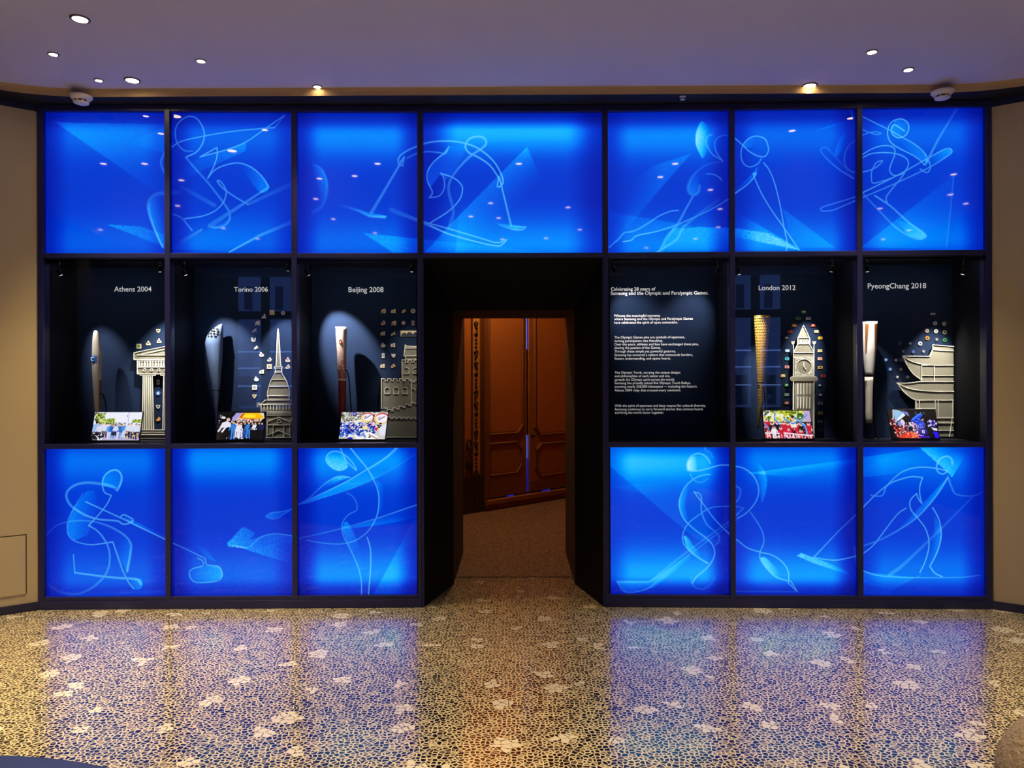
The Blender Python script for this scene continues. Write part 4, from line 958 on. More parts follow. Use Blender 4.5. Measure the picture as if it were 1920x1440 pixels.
# blue curved torch
M['blue_torch'] = mat('steel_blue_torch', (122, 146, 190), .32, .55); M['hole'] = mat('torch_hole', (6, 8, 14), .7)
pb_ = resample(cprof(310, K, [(535, 403, 414), (548, 382, 418), (570, 350, 420), (600, 318, 420), (640, 299, 420), (680, 292, 420), (720, 297, 418), (800, 310, 415), (880, 322, 408), (960, 335, 403), (1040, 345, 396), (1120, 354, 386), (1200, 363, 382), (1370, 369, 380)]), 60)
T2 = .315
t2 = thing('torch', 'steel blue curved torch with round holes in its head, in the Torino 2006 case', 'torch', BL.P(406, 822, T2), 'torches in the glass cases')
q = MB(); loft(q, BL, pb_, T2, .75); build('body', q, M['blue_torch'], t2)
q = MB()
for hx, hy in [(372, 557), (358, 572), (380, 573), (345, 588), (362, 588), (386, 590), (322, 607), (340, 606), (362, 607), (384, 608), (404, 607), (321, 627), (346, 627), (372, 627)]:
    yy = 470 + hy / K; xl = np.interp(yy, [p[0] for p in pb_], [p[1] for p in pb_]); xr = np.interp(yy, [p[0] for p in pb_], [p[2] for p in pb_])
    ua, z = BL.at(xl, yy, T2); ub, _ = BL.at(xr, yy, T2); c, r = (ua + ub) / 2, (ub - ua) / 2; cs_ = np.clip((BL.at(310 + hx / K, yy, T2 - .02)[0] - c) / r, -.96, .96); an = -math.acos(cs_)
    pp = BL.w(c + r * math.cos(an), T2 + .75 * r * math.sin(an), z); nn = BL.u * math.cos(an) * .75 + BL.n * math.sin(an) + DZ * .25; nn = nn / np.linalg.norm(nn)
    q.lathe(pp + nn * .001, nn, [(.0085, -.001), (.0085, .001)], 12)
build('head_hole', q, M['hole'], t2)
# red scroll torch
def red_cloud():
    m = mat('silver_red_torch', (214, 186, 176), .35, .25); nt = m.node_tree; b = nt.nodes['Principled BSDF']; N = nt.nodes.new; L = nt.links.new
    tc = N('ShaderNodeTexCoord'); sp = N('ShaderNodeSeparateXYZ'); L(tc.outputs['Object'], sp.inputs[0])
    n = N('ShaderNodeTexNoise'); n.inputs['Scale'].default_value = 150; n.inputs['Detail'].default_value = 2; L(tc.outputs['Object'], n.inputs['Vector'])
    mr = N('ShaderNodeMapRange'); mr.inputs[1].default_value = .36; mr.inputs[2].default_value = .0; mr.inputs[3].default_value = -.22; mr.inputs[4].default_value = .12; L(sp.outputs[2], mr.inputs[0])
    ad = N('ShaderNodeMath'); ad.operation = 'ADD'; L(mr.outputs[0], ad.inputs[0]); L(n.outputs['Fac'], ad.inputs[1])
    st_ = N('ShaderNodeMapRange'); st_.inputs[1].default_value = .5; st_.inputs[2].default_value = .6; L(ad.outputs[0], st_.inputs[0])
    mx = N('ShaderNodeMix'); mx.data_type = 'RGBA'; mx.inputs[6].default_value = rgba((222, 200, 186)); mx.inputs[7].default_value = rgba((178, 60, 44)); L(st_.outputs[0], mx.inputs[0]); L(mx.outputs[2], b.inputs['Base Color']); return m
M['scroll'] = red_cloud(); M['red_grip'] = mat('dark_red_grip', (120, 30, 24), .45); M['red'] = mat('emblem_red', (200, 50, 36), .5)
pc = resample(cprof(550, K, [(560, 309, 392), (620, 311, 391), (720, 318, 388), (800, 322, 386), (940, 327, 386)]), 20)
t3 = thing('torch', 'round red and silver torch with dark red grip, in the Beijing 2008 case', 'torch', BL.P(642, 822, TT), 'torches in the glass cases')
q = MB(); loft(q, BL, pc, TT, .8); u_, z_ = BL.at(640, 615, TT); q.tube([BL.w(u_ - .035 + .002 * k, TT + .012 * math.sin(k), BL.at(640, 613.5, TT)[1]) for k in range(-1, 33, 2)], .004, 6); build('body', q, M['scroll'], t3)
q = MB(); loft(q, BL, cprof(550, K, [(936, 326.5, 387), (950, 327, 387)]), TT, .82); build('grip_ring', q, M['ivory_metal'], t3)
q = MB(); loft(q, BL, resample(cprof(550, K, [(950, 328, 386), (1080, 330, 385), (1370, 332, 383)]), 8), TT, .8); build('grip', q, M['red_grip'], t3)
q = MB()
for pts in (th(638.2, 640, 2.2, 3.4, 12), [(636, 644), (640.5, 643), (639, 647)]): q.tube([BL.w(*(lambda uz: (uz[0], TT - .0295, uz[1]))(BL.at(x, y, TT - .03))) for x, y in pts], .0022, 5)
build('emblem', q, M['red'], t3)
# gold perforated torch
def gold_mat():
    m = bpy.data.materials.new('perforated_gold'); m.use_nodes = True; nt = m.node_tree; b = nt.nodes['Principled BSDF']; N = nt.nodes.new; L = nt.links.new
    b.inputs['Base Color'].default_value = rgba((214, 172, 84)); b.inputs['Metallic'].default_value = .75; b.inputs['Roughness'].default_value = .32
    uv = N('ShaderNodeUVMap'); uv.uv_map = 'uv'
    v = N('ShaderNodeTexVoronoi'); v.voronoi_dimensions = '2D'; v.inputs['Scale'].default_value = 1.0; v.inputs['Randomness'].default_value = 0.0
    L(uv.outputs[0], v.inputs['Vector'])
    lt = N('ShaderNodeMath'); lt.operation = 'LESS_THAN'; lt.inputs[1].default_value = .33; L(v.outputs['Distance'], lt.inputs[0])
    tr = N('ShaderNodeBsdfTransparent'); mx = N('ShaderNodeMixShader'); out = nt.nodes['Material Output']
    L(lt.outputs[0], mx.inputs[0]); L(b.outputs[0], mx.inputs[1]); L(tr.outputs[0], mx.inputs[2]); L(mx.outputs[0], out.inputs['Surface']); return m
M['gold_perf'] = gold_mat(); M['gold'] = mat('gold_core', (176, 132, 60), .4, .7)
pd = resample(cprof(1370, K, [(478, 170, 288), (600, 178, 279), (720, 184, 268), (840, 190, 256), (960, 196, 244), (1100, 198, 236), (1200, 196, 222), (1300, 193, 206)]), 40)
t4 = thing('torch', 'tall gold perforated torch tapering downwards, in the London 2012 case', 'torch', BR.P(1422, 822, TT), 'torches in the glass cases')
q = MB(); loft(q, BR, pd, TT, .75, 36); shell = build('perforated_shell', q, M['gold_perf'], t4)
uvl = shell.data.uv_layers.new(name='uv')
nper = 36
for p in shell.data.polygons:
    k0 = min(v % nper for v in p.vertices); wrap = max(v % nper for v in p.vertices) - k0 > 2
    for li, v in zip(p.loop_indices, p.vertices):
        kk = v % nper; kk = kk + nper if wrap and kk < 3 else kk; row_ = v // nper
        a_, b_ = kk / nper * 22.0, row_ * 1.2
        uvl.data[li].uv = (a_ + b_ * .5, b_ * .87 + .0)
q = MB(); loft(q, BR, [(y, xl + (xr - xl) * .2, xr - (xr - xl) * .2) for y, xl, xr in pd], TT, .75, 20); build('core', q, M['gold'], t4)
q = MB(); loft(q, BR, [(592.2, 1413.2, 1444.4), (594.5, 1413.6, 1444.0)], TT, .75, 36); build('rim', q, M['gold'], t4)
q = MB(); loft(q, BR, cprof(1370, K, [(958, 195, 245), (964, 195, 245)]), TT, .78); build('ring', q, M['hole'], t4)
# white torch with bronze slots
M['white_torch'] = mat('white_torch', (236, 232, 224), .3, .1); M['bronze'] = mat('bronze_mesh', (170, 110, 56), .4, .6, noise=.5, nscale=260)
M['white_grip'] = mat('white_dimpled_grip', (214, 206, 190), .5, bump=.4, bscale=500)
pe_ = resample(cprof(1600, K, [(520, 60, 172), (560, 60, 171), (640, 62, 168), (720, 66, 164), (800, 72, 156), (880, 80, 148), (905, 83, 145)]), 24)
t5 = thing('torch', 'white torch with bronze slots in its flared head, in the PyeongChang 2018 case', 'torch', BR.P(1628, 822, TT), 'torches in the glass cases')
q = MB(); loft(q, BR, pe_, TT, .9, 40); build('body', q, M['white_torch'], t5)
for a0, a1, ylo in ((-2.5, -1.98, 668), (-1.3, -.62, 675), (.2, .9, 672), (1.4, 2.1, 672)):
    q = MB(); pp = resample([p for p in pe_ if 607 < p[0] < ylo], 12)
    rings = []
    for k, (y, xl, xr) in enumerate(pp):
        s_ = k / 11; b0 = a0 + (a1 - a0) * (.0 + .55 * s_ ** 1.5 if a0 > -1.6 else .05); b1 = a1 - (a1 - a0) * (.05 if a0 > -1.6 else .65 * s_ ** 1.3)
        ua, z = BR.at(xl, y, TT); ub, _ = BR.at(xr, y, TT); c, r = (ua + ub) / 2, (ub - ua) / 2 + .0012
        rings.append([BR.w(c + r * math.cos(a), TT + .9 * r * math.sin(a), z) for a in np.linspace(b0, b1, 8)])
    q.add([p for r in rings for p in r], [[i * 8 + k, i * 8 + k + 1, (i + 1) * 8 + k + 1, (i + 1) * 8 + k] for i in range(11) for k in range(7)], True); build('slot', q, M['bronze'], t5)
q = MB(); loft(q, BR, cprof(1600, K, [(905, 85, 143), (922, 87, 141)]), TT, .9); build('ring', q, M['black_metal'], t5)
q = MB(); loft(q, BR, resample(cprof(1600, K, [(922, 84, 144), (1000, 87, 141), (1100, 89, 138), (1250, 88, 138), (1258, 92, 134)]), 12), TT, .9); build('grip', q, M['white_grip'], t5)
# black rod stands that hold the torches
def stand(bk, hx, hy, rx, label):
    p = bk.P(hx, hy, TT); u, z = bk.at(hx, hy, TT); u2 = bk.at(rx, hy, TT)[0]
    r = thing('torch_stand', label, 'stand', bk.w(u2 + .03, TT + .04, Z_NB), 'black rod stands behind the torches')
    q = MB(); q.tube([bk.w(u2 + .035, TT + .05, Z_NB + .004), bk.w(u2 + .012, TT + .03, z - .06), bk.w(u2, TT + .02, z - .004), bk.w(u2 - .008, TT + .012, z)], .0042, 8); q.lathe(bk.w(u2 + .035, TT + .05, Z_NB), DZ, [(.03, 0), (.03, .005)], 20); build('rod', q, M['black_metal'], r)
    R_ = abs(u2 - u) + .006; q = MB(); q.tube([bk.w(u + R_ * math.cos(a), TT + R_ * .85 * math.sin(a), z) for a in np.linspace(-.9, 4.0, 22)], .003, 6); build('clamp_ring', q, M['black_metal'], r)
stand(BL, 183, 738, 190, 'black rod stand holding the ivory torch in the Athens 2004 case')
stand(BL, 403, 732, 409.5, 'black rod stand behind the blue torch in the Torino 2006 case')
stand(BL, 641.6, 694.5, 649.5, 'black rod stand holding the red torch in the Beijing 2008 case')
stand(BR, 1426, 716.5, 1432.5, 'black rod stand holding the gold torch in the London 2012 case')
stand(BR, 1629, 705, 1637.5, 'black rod stand holding the white torch in the PyeongChang 2018 case')

# ------------------------------------------------------------------ landmark cutouts
TC0, TC1 = TB - .03, TB - .018
class Cut:
    def __init__(s, bk, ox, label, foot_px):
        s.bk, s.ox = bk, ox; s.b, s.l = MB(), MB(); s.label = label; s.foot = foot_px
    def px(s, p): return s.ox + p[0] / K, 470 + p[1] / K
    def poly(s, pts, t0=None):
        t0 = TC0 if t0 is None else t0
        q = [s.bk.at(*s.px(p), TC0) for p in pts]; s.b.prism([s.bk.w(u, t0, z) for u, z in q], [s.bk.w(u, TC1, z) for u, z in q])
    def line(s, pts, w=4.2, closed=False, curve=False):
        pts = [tuple(p) for p in pts]
        if curve: pts = [tuple(p) for p in cr(pts, 8)]
        if closed: pts = pts + [pts[0]]
        h = w / K / S * .53
        for a, b in zip(pts[:-1], pts[1:]):
            (u0, z0), (u1, z1) = s.bk.at(*s.px(a), TC0), s.bk.at(*s.px(b), TC0)
            d = np.array([u1 - u0, z1 - z0]); L_ = np.linalg.norm(d)
            if L_ < 1e-6: continue
            d /= L_; nx_, nz_ = -d[1] * h, d[0] * h; e = d * h
            c = [(u0 - e[0] + nx_, z0 - e[1] + nz_), (u0 - e[0] - nx_, z0 - e[1] - nz_), (u1 + e[0] - nx_, z1 + e[1] - nz_), (u1 + e[0] + nx_, z1 + e[1] + nz_)]
            s.l.prism([s.bk.w(u, TC0 - .005, z) for u, z in c], [s.bk.w(u, TC0 + .001, z) for u, z in c])
    def done(s):
        r = thing('landmark_cutout', s.label, 'cutout', s.bk.P(s.foot, 822, TC1), 'landmark cutouts in the glass cases')
        build('board', s.b, M['board'], r); build('raised_outline', s.l, M['board_line'], r)
c = Cut(BL, 60, 'pale cutout of a Greek temple with columns, in the Athens 2004 case', 300)
XR = 1150
ped = [(745, 795), (745, 745), (980, 698), (XR, 664), (XR, 795)]; c.poly(ped); c.line(ped[:4]); c.line([(745, 795), (XR, 795)]); c.line([(770, 762), (XR, 762)]); c.line([(800, 757), (985, 718), (XR, 684)], 3.4)
c.poly([(770, 795), (XR, 795), (XR, 900), (770, 900)]); c.line([(770, 795), (770, 900)]); c.line([(770, 900), (XR, 900)]); c.line([(778, 805), (XR, 805)], 3); c.line([(778, 850), (XR, 850)], 4)
for k in range(12):
    x = 784 + k * 20; c.line([(x, 808), (x, 846)], 4 if k % 2 else 7)
for x in (822, 874, 926, 978, 1030): c.line(th(x, 870, 9, 9, 14), 4)
c.poly([(790, 900), (900, 900), (900, 910), (790, 910)]); c.line([(790, 902), (790, 911), (900, 911), (900, 902)], 3.4)
c.poly([(940, 900), (1080, 900), (1080, 910), (940, 910)]); c.line([(940, 902), (940, 911), (1080, 911)], 3.4)
c.poly([(812, 910), (878, 910), (888, 1305), (806, 1305)]); c.poly([(962, 910), (1030, 910), (1036, 1305), (955, 1305)])
for k in range(6):
    s_ = k / 5; c.line([(812 + 66 * s_, 912), (806 + 82 * s_, 1303)], 3.6); c.line([(962 + 68 * s_, 912), (955 + 81 * s_, 1303)], 3.6)
c.poly([(800, 1305), (XR, 1305), (XR, 1340), (800, 1340)]); c.line([(800, 1308), (XR, 1308)]); c.line([(800, 1325), (XR, 1325)], 3)
c.poly([(788, 1340), (XR, 1340), (XR, 1372), (788, 1372)]); c.line([(788, 1342), (XR, 1342)]); c.line([(788, 1342), (788, 1372)])
c.done()
c = Cut(BL, 310, 'grey cutout of a domed tower with a tall spire, in the Torino 2006 case', 525)
sp_ = [(823, 572), (808, 845), (843, 845)]; c.poly(sp_); c.line([(808, 845), (819, 600), (823, 572), (828, 600), (843, 845)], 4.6)
c.poly([(797, 845), (853, 845), (853, 857), (797, 857)]); c.line([(797, 845), (853, 845), (853, 857), (797, 857)], 3.6, True)
c.poly([(803, 857), (850, 857), (850, 893), (803, 893)]); c.line([(803, 857), (803, 893)]); c.line([(850, 857), (850, 893)]); c.line([(797, 886), (855, 886)])
dl_ = [tuple(p) for p in cr([(803, 893), (778, 935), (758, 985), (748, 1030), (745, 1060)], 6)]; dr2 = [tuple(p) for p in cr([(850, 893), (875, 935), (896, 985), (906, 1030), (908, 1060)], 6)]
c.poly(dl_ + dr2[::-1]); c.line(dl_); c.line(dr2); c.line([(770, 940), (880, 940)], 3.4); c.line([(756, 990), (898, 990)], 3.4); c.line([(745, 1058), (908, 1058)], 4)
c.poly([(750, 1060), (905, 1060), (905, 1090), (750, 1090)]); c.line([(750, 1060), (750, 1088)]); c.line([(905, 1060), (905, 1088)])
XR = 955
rf = [(728, 1090), (925, 1090), (XR, 1122), (700, 1122)]; c.poly(rf); c.line([(XR, 1122), (925, 1090), (728, 1090), (700, 1122)]); c.line([(700, 1122), (XR, 1122)])
c.poly([(700, 1122), (XR, 1122), (XR, 1200), (700, 1200)]); c.line([(700, 1122), (700, 1200)]); c.line([(700, 1178), (XR, 1178)]); c.line([(735, 1200), (XR, 1200)]); c.line([(735, 1188), (XR, 1188)], 3)
for k in range(10): c.line([(722 + k * 23, 1128), (722 + k * 23, 1158)], 4)
c.poly([(735, 1200), (XR, 1200), (XR, 1367), (735, 1367)]); c.line([(735, 1364), (XR, 1364)])
c.line([(745, 1362), (745, 1247), (828, 1216), (910, 1247), (910, 1362)]); c.line([(745, 1272), (910, 1272)], 3.4); c.line([(787, 1272), (787, 1362)], 3.4); c.line([(867, 1272), (867, 1362)], 3.4)
c.line(th(829, 1245, 12, 13, 18), 4); c.line([(750, 1345), (828, 1312), (905, 1345)], 3.6); c.line([(925, 1215), (925, 1240)], 6)
c.poly([(672, 1112), (700, 1112), (700, 1140), (672, 1140)]); c.line([(672, 1140), (672, 1112), (684, 1112), (684, 1124), (700, 1124)], 3)
c.done()
c = Cut(BL, 550, 'grey cutout of crenellated wall towers, in the Beijing 2008 case', 750)
XR = 1000
rf = [(815, 690), (XR, 700), (XR, 768), (806, 768)]; c.poly(rf); c.line([(XR, 700), (826, 702), (822, 688), (814, 690), (816, 705), (806, 768), (XR, 768)]); c.line([(820, 712), (XR, 712)], 3)
c.poly([(818, 768), (XR, 768), (XR, 800), (818, 800)]); c.line([(818, 768), (818, 797)])
def cren(x0, x1, y, d, tw, gw, slope=0):
    pts = []; x = x0; up = True
    while x < x1:
        nx_ = min(x + (tw if up else gw), x1); yy = y if up else y + d
        pts += [(x, yy + slope * (x - x0)), (nx_, yy + slope * (x - x0))]; x = nx_; up = not up
    return pts
ct = cren(793, XR, 797, 16, 26, 18); c.poly([(793, 812), (XR, 812), (XR, 1010), (793, 1010)])
x = 793
while x < XR: c.poly([(x, 798), (min(x + 26, XR), 798), (min(x + 26, XR), 813), (x, 813)]); x += 44
c.line(ct); c.line([(793, 797), (793, 932)])
def arch(x0, x1, y0, y1):
    r = (x1 - x0) / 2; c.line([(x0, y1), (x0, y0 + r)] + [(x0 + r - r * math.cos(a), y0 + r - r * math.sin(a)) for a in np.linspace(0, math.pi, 12)] + [(x1, y1)], 3.8, True)
arch(808, 846, 853, 897); arch(874, 912, 853, 897); arch(940, 978, 853, 897)
c.poly([(862, 1000), (XR, 1000), (XR, 1100), (862, 1130)]); c.line(cren(864, XR, 950, 12, 10, 14, -.25)); c.line(cren(864, XR, 1008, 14, 24, 16))
c.poly([(643, 950), (862, 950), (862, 1150), (643, 1150)])
x = 643
while x < 862: c.poly([(x, 935), (min(x + 26, 862), 935), (min(x + 26, 862), 951), (x, 951)]); x += 44
c.line(cren(643, 863, 934, 16, 26, 18)); c.line([(643, 934), (643, 1150)]); c.line([(862, 934), (862, 1105)]); c.line([(643, 1150), (690, 1150)])
arch(667, 705, 997, 1043); arch(732, 770, 997, 1043); arch(795, 833, 997, 1043)
c.poly([(643, 1168), (XR, 1068), (XR, 1365), (643, 1365)]); c.line([(643, 1150), (665, 1150)])
c.line(cren(640, XR, 1172, 16, 26, 18, -.285)); c.line(cren(690, XR, 1214, 12, 18, 18)); c.line([(690, 1214), (660, 1240)]); c.line([(643, 1362), (XR, 1362)], 3)
c.done()
c = Cut(BR, 1370, 'pale cutout of a clock tower with a pointed roof, in the London 2012 case', 1506)
c.poly([(531, 545), (573, 635), (490, 635)]); c.line([(531, 545), (490, 635), (573, 635)], 4.4, True)
c.poly([(492, 635), (571, 635), (577, 643), (577, 680), (487, 680), (487, 643)]); c.line([(492, 637), (487, 645), (487, 680), (577, 680), (577, 645), (571, 637)], 4)
for k in range(4): arch(497 + k * 18, 510 + k * 18, 652, 676)
c.poly([(490, 682), (574, 682), (607, 738), (458, 738)]); c.line([(490, 682), (460, 738)]); c.line([(574, 682), (605, 738)])
c.poly([(457, 738), (608, 738), (608, 920), (457, 920)]); c.line([(457, 690), (457, 920)]); c.line([(607, 690), (607, 920)])
c.poly([(454, 690), (460, 690), (460, 742), (454, 742)]); c.poly([(604, 690), (610, 690), (610, 742), (604, 742)])
c.line([(457, 743), (607, 743)]); c.line([(457, 778), (607, 778)]); c.line([(469, 787), (599, 787), (599, 911), (469, 911)], 4.2, True); c.line(th(534, 848, 57, 57, 40), 4.2)
for cx_, cy_ in ((477, 795), (591, 795), (477, 903), (591, 903)):
    sx = 1 if cx_ < 534 else -1; sy = 1 if cy_ < 848 else -1; c.line([(cx_, cy_), (cx_ + 22 * sx, cy_), (cx_, cy_ + 22 * sy)], 3, True)
c.line([(532, 818), (532, 848), (547, 864)], 5)
led = [(448, 920), (618, 920), (626, 924), (630, 935), (626, 946), (618, 950), (448, 950), (440, 946), (436, 935), (440, 924)]; c.poly(led, TC0 - .006); c.line(led, 4.4, True)
c.poly([(457, 950), (608, 950), (608, 1372), (457, 1372)]); c.line([(457, 955), (457, 1372)]); c.line([(607, 955), (607, 1372)])
for x in (490, 511, 533, 555, 577): c.line([(x, 968), (x, 1046)], 4); c.line([(x, 1068), (x, 1148)], 4)
c.done()
c = Cut(BR, 1600, 'pale cutout of a palace gate with upturned tiled roofs, in the PyeongChang 2018 case', 1755)
XR = 731
e1 = [tuple(p) for p in cr([(357, 768), (420, 806), (500, 828), (590, 836), (XR, 836)], 6)]; u1_ = [tuple(p) for p in cr([(357, 768), (400, 850), (440, 903), (495, 942)], 6)]
c.poly([(577, 686), (XR, 699), (XR, 836)] + e1[::-1][1:] + [(555, 772), (578, 720)]); c.poly(u1_ + [(497, 828)] + [p for p in e1[::-1] if p[0] < 497][:-1])
c.line([(XR, 699), (640, 692), (577, 686), (578, 720), (555, 772), (357, 768)]); c.line([(578, 721), (640, 729), (XR, 731)], 3.8); c.line(e1); c.line(u1_)
c.poly([(496, 829), (XR, 836), (XR, 956), (496, 956)]); c.line([(497, 836), (497, 952)]); c.line([(497, 836), (XR, 836)], 3); c.line([(588, 838), (588, 952)], 3.6); c.line([(497, 911), (XR, 911)], 3.6); c.line([(495, 955), (XR, 955)])
e2 = [tuple(p) for p in cr([(318, 965), (400, 1004), (500, 1020), (600, 1026), (XR, 1027)], 6)]; u2_ = [tuple(p) for p in cr([(318, 965), (360, 1022), (410, 1067), (455, 1091)], 6)]
c.poly([(318, 965), (400, 966), (495, 952), (XR, 955), (XR, 1027)] + e2[::-1][1:-1]); c.poly(u2_ + [(457, 1091), (XR, 1091), (XR, 1027)] + e2[::-1][1:-1]); c.line(cr([(318, 965), (400, 966), (495, 953)], 6).tolist()); c.line(e2); c.line(u2_)
c.line([(455, 1091), (XR, 1091)]); c.poly([(455, 1091), (XR, 1091), (XR, 1220), (455, 1220)]); c.line([(455, 1091), (455, 1220)]); c.line([(480, 1091), (480, 1150)], 3.4); c.line([(455, 1152), (595, 1152)], 3)
for x in (595, 617, 724): c.line([(x, 1091), (x, 1220)], 3.6)
c.poly([(440, 1220), (XR, 1220), (XR, 1357), (440, 1357)]); c.line([(440, 1220), (XR, 1220)]); c.line([(440, 1257), (XR, 1257)], 3.6); c.line([(440, 1312), (XR, 1312)], 3.6); c.line([(720, 1220), (700, 1355)], 3.4)
c.done()

# ------------------------------------------------------------------ pins
PM = {}
def pmat(c):
    if c not in PM: PM[c] = mat('enamel_%02x%02x%02x' % c, c, .4, .15)
    return PM[c]
def shape_pts(kind):
    if kind == 'round': return [(math.cos(a), math.sin(a)) for a in np.linspace(0, 2 * math.pi, 20, endpoint=False)]
    if kind == 'square': return [(-1, -1), (1, -1), (1, 1), (-1, 1)]
    if kind == 'rect': return [(-1, -.62), (1, -.62), (1, .5), (.4, .62), (-.6, .62), (-1, .5)]
    if kind == 'tall': return [(-.58, -1), (.58, -1), (.58, 1), (-.58, 1)]
    if kind == 'wide': return [(-1, -.34), (1, -.34), (1, .34), (-1, .34)]
    if kind == 'gear': return [((1 if k % 2 == 0 else .68) * math.cos(k * math.pi / 8), (1 if k % 2 == 0 else .68) * math.sin(k * math.pi / 8)) for k in range(16)]
    if kind == 'boot': return [(-1, -.8), (1, -.8), (.85, -.2), (.6, 0), (.6, .95), (.05, .95), (-.1, .2), (-.9, -.3)]
    if kind == 'arch': return [(-1, -1), (-.65, -1), (-.6, -.2), (-.2, -.1), (-.1, -1), (.3, -1), (.4, -.2), (.55, -1), (1, -1), (1, .9), (0, .8), (-.8, .3)]
    if kind == 'slide': return [(-1, -.9), (-.5, -1), (.3, -.5), (.9, -.8), (.7, 0), (.8, 1), (.4, .5), (-.2, .2), (-.9, -.4)]
    if kind == 'cup': return [(-.8, -.7), (-.3, -1), (.5, -.95), (.95, -.5), (1, .2), (.75, .9), (.5, .3), (-.3, .3), (-.6, .95), (-1, .2)]
    if kind == 'bird': return [(-1, -.6), (-.6, -.9), (.1, -.7), (.5, -.2), (1, -.5), (.6, .3), (.2, .9), (-.1, .5), (-.7, .1)]
    if kind == 'duck': return [(-.9, -.5), (-.4, -1), (.6, -1), (1, -.5), (.9, .1), (.2, .3), (.1, .8), (-.3, 1), (-.6, .7), (-.5, .2), (-.95, 0)]
    if kind == 'leaf': return [(-1, -.6), (-.4, -.9), (.5, -.7), (1, .1), (.5, .5), (.4, 1), (-.1, .9), (-.3, .2), (-.9, .0)]
    if kind == 'house': return [(-.9, -.9), (.9, -.9), (.9, -.1), (.3, .2), (.25, .95), (-.2, .95), (-.3, .3), (-.9, -.1)]
    if kind == 'crest': return [(-.7, -.3), (0, -1), (.7, -.3), (.9, .8), (.3, .6), (0, .75), (-.3, .6), (-.9, .8)]
    if kind == 'combo': return [(-1, -.7), (-.5, -.95), (0, -.6), (.1, -.9), (.9, -.9), (.9, .8), (.2, .8), (.1, .3), (-.4, .6), (-.9, .1)]
    return [(-1, -.8), (.4, -1), (1, -.2), (.5, .9), (-.6, .8)]
def pin(bk, px, py, kind, c1, c2, label, group, size=4.6, t=None):
    t = TB - .001 if t is None else t
    u, z = bk.at(px, py, t); r = size / S * 1.06
    pts = shape_pts(kind); mb = MB()
    mb.prism([bk.w(u + x * r, t - .004, z + y * r) for x, y in pts], [bk.w(u + x * r, t, z + y * r) for x, y in pts])
    mb.cur = 1
    cx_ = sum(p[0] for p in pts) / len(pts); cy_ = sum(p[1] for p in pts) / len(pts)
    ins = [(cx_ + (x - cx_) * .5, cy_ + (y - cy_) * .5) for x, y in pts]
    if size > 10: ins = [(-.95, -.3), (.95, -.3), (.95, .05), (.7, .2), (.45, -.1), (.15, .25), (.05, .05), (-.05, .25), (-.3, -.05), (-.5, .15), (-.65, 0), (-.75, .12), (-.95, -.2)]
    mb.prism([bk.w(u + x * r, t - .0052, z + y * r) for x, y in ins], [bk.w(u + x * r, t - .004, z + y * r) for x, y in ins])
    o = build('pin', mb, [pmat(c1), pmat(c2)]); tag(o, label, 'pin', group)
Wh, Cr, Go, Gy, Bl, Rd, Gn, Ye, Or, Cy, Pk, Dk = (232, 230, 224), (226, 210, 168), (220, 176, 84), (150, 150, 150), (60, 110, 200), (206, 60, 48), (70, 150, 80), (236, 196, 70), (226, 140, 50), (90, 200, 214), (230, 190, 190), (50, 52, 66)
def pp(ox, x, y): return ox + x / K, 470 + y / K
gA = 'pins in the Athens 2004 case'
for x, y, k, a, b, l in [(923, 585, 'crest', Cr, Dk, 'cream crest pin, highest of the pins above the temple roof'), (928, 658, 'house', Cr, Dk, 'cream house shaped pin just under the highest pin above the temple'),
  (850, 674, 'house', Cr, Dk, 'cream pin above the middle of the temple roof slope'), (781, 697, 'square', Cr, Gn, 'square cream pin at the left end above the temple roof'),
  (921, 960, 'tall', Wh, Dk, 'white oblong pin, top of the four between the temple columns'), (922, 1040, 'round', Bl, Wh, 'round blue pin between the temple columns'),
  (922, 1138, 'crest', Wh, Dk, 'white crest pin under the blue one between the temple columns'), (925, 1230, 'leaf', Or, Cr, 'orange pin, lowest of the four between the temple columns')]:
    pin(BL, *pp(60, x, y), k, a, b, l, gA, 4.4)
gT = 'pins in the Torino 2006 case'
for x, y, k, a, b, l in [(780, 452, 'square', Cr, Go, 'square cream pin next to the white gear pin above the spire'), (861, 455, 'gear', Wh, Gy, 'white gear shaped pin above the spire'),
  (720, 480, 'boot', Wh, Wh, 'white boot shaped pin left of the square cream pin'), (673, 527, 'arch', Cr, Wh, 'cream arch shaped pin below and left of the boot pin'),
  (651, 580, 'slide', Wh, Gy, 'white winged pin under the arch shaped pin'), (644, 647, 'cup', Wh, Gy, 'white two eared pin, furthest left of the spire'),
  (665, 707, 'bird', Wh, Wh, 'white bird shaped pin under the two eared pin'), (702, 757, 'duck', Wh, Gy, 'white duck shaped pin lower right of the bird pin'),
  (761, 795, 'leaf', Wh, Gy, 'greyish leaf shaped pin left of the lower spire'), (760, 845, 'square', Cr, Gy, 'square cream pin left of the collar of the spire'),
  (894, 795, 'house', Wh, Rd, 'white and red pin right of the lower spire'), (895, 848, 'leaf', Cr, Gy, 'cream leaf pin right of the collar of the spire'),
  (704, 882, 'combo', Wh, Gy, 'white jagged pin upper left of the dome'), (665, 935, 'duck', Wh, Wh, 'white rounded pin left of the dome'),
  (652, 997, 'square', Wh, Gy, 'square white pin left of the base of the dome'), (651, 1062, 'crest', Cr, Gy, 'cream crest pin, lowest in the line left of the dome')]:
    pin(BL, *pp(310, x, y), k, a, b, l, gT, 4.5)
gB = 'pins in the Beijing 2008 case'
ordn = ['first', 'second', 'third', 'fourth']
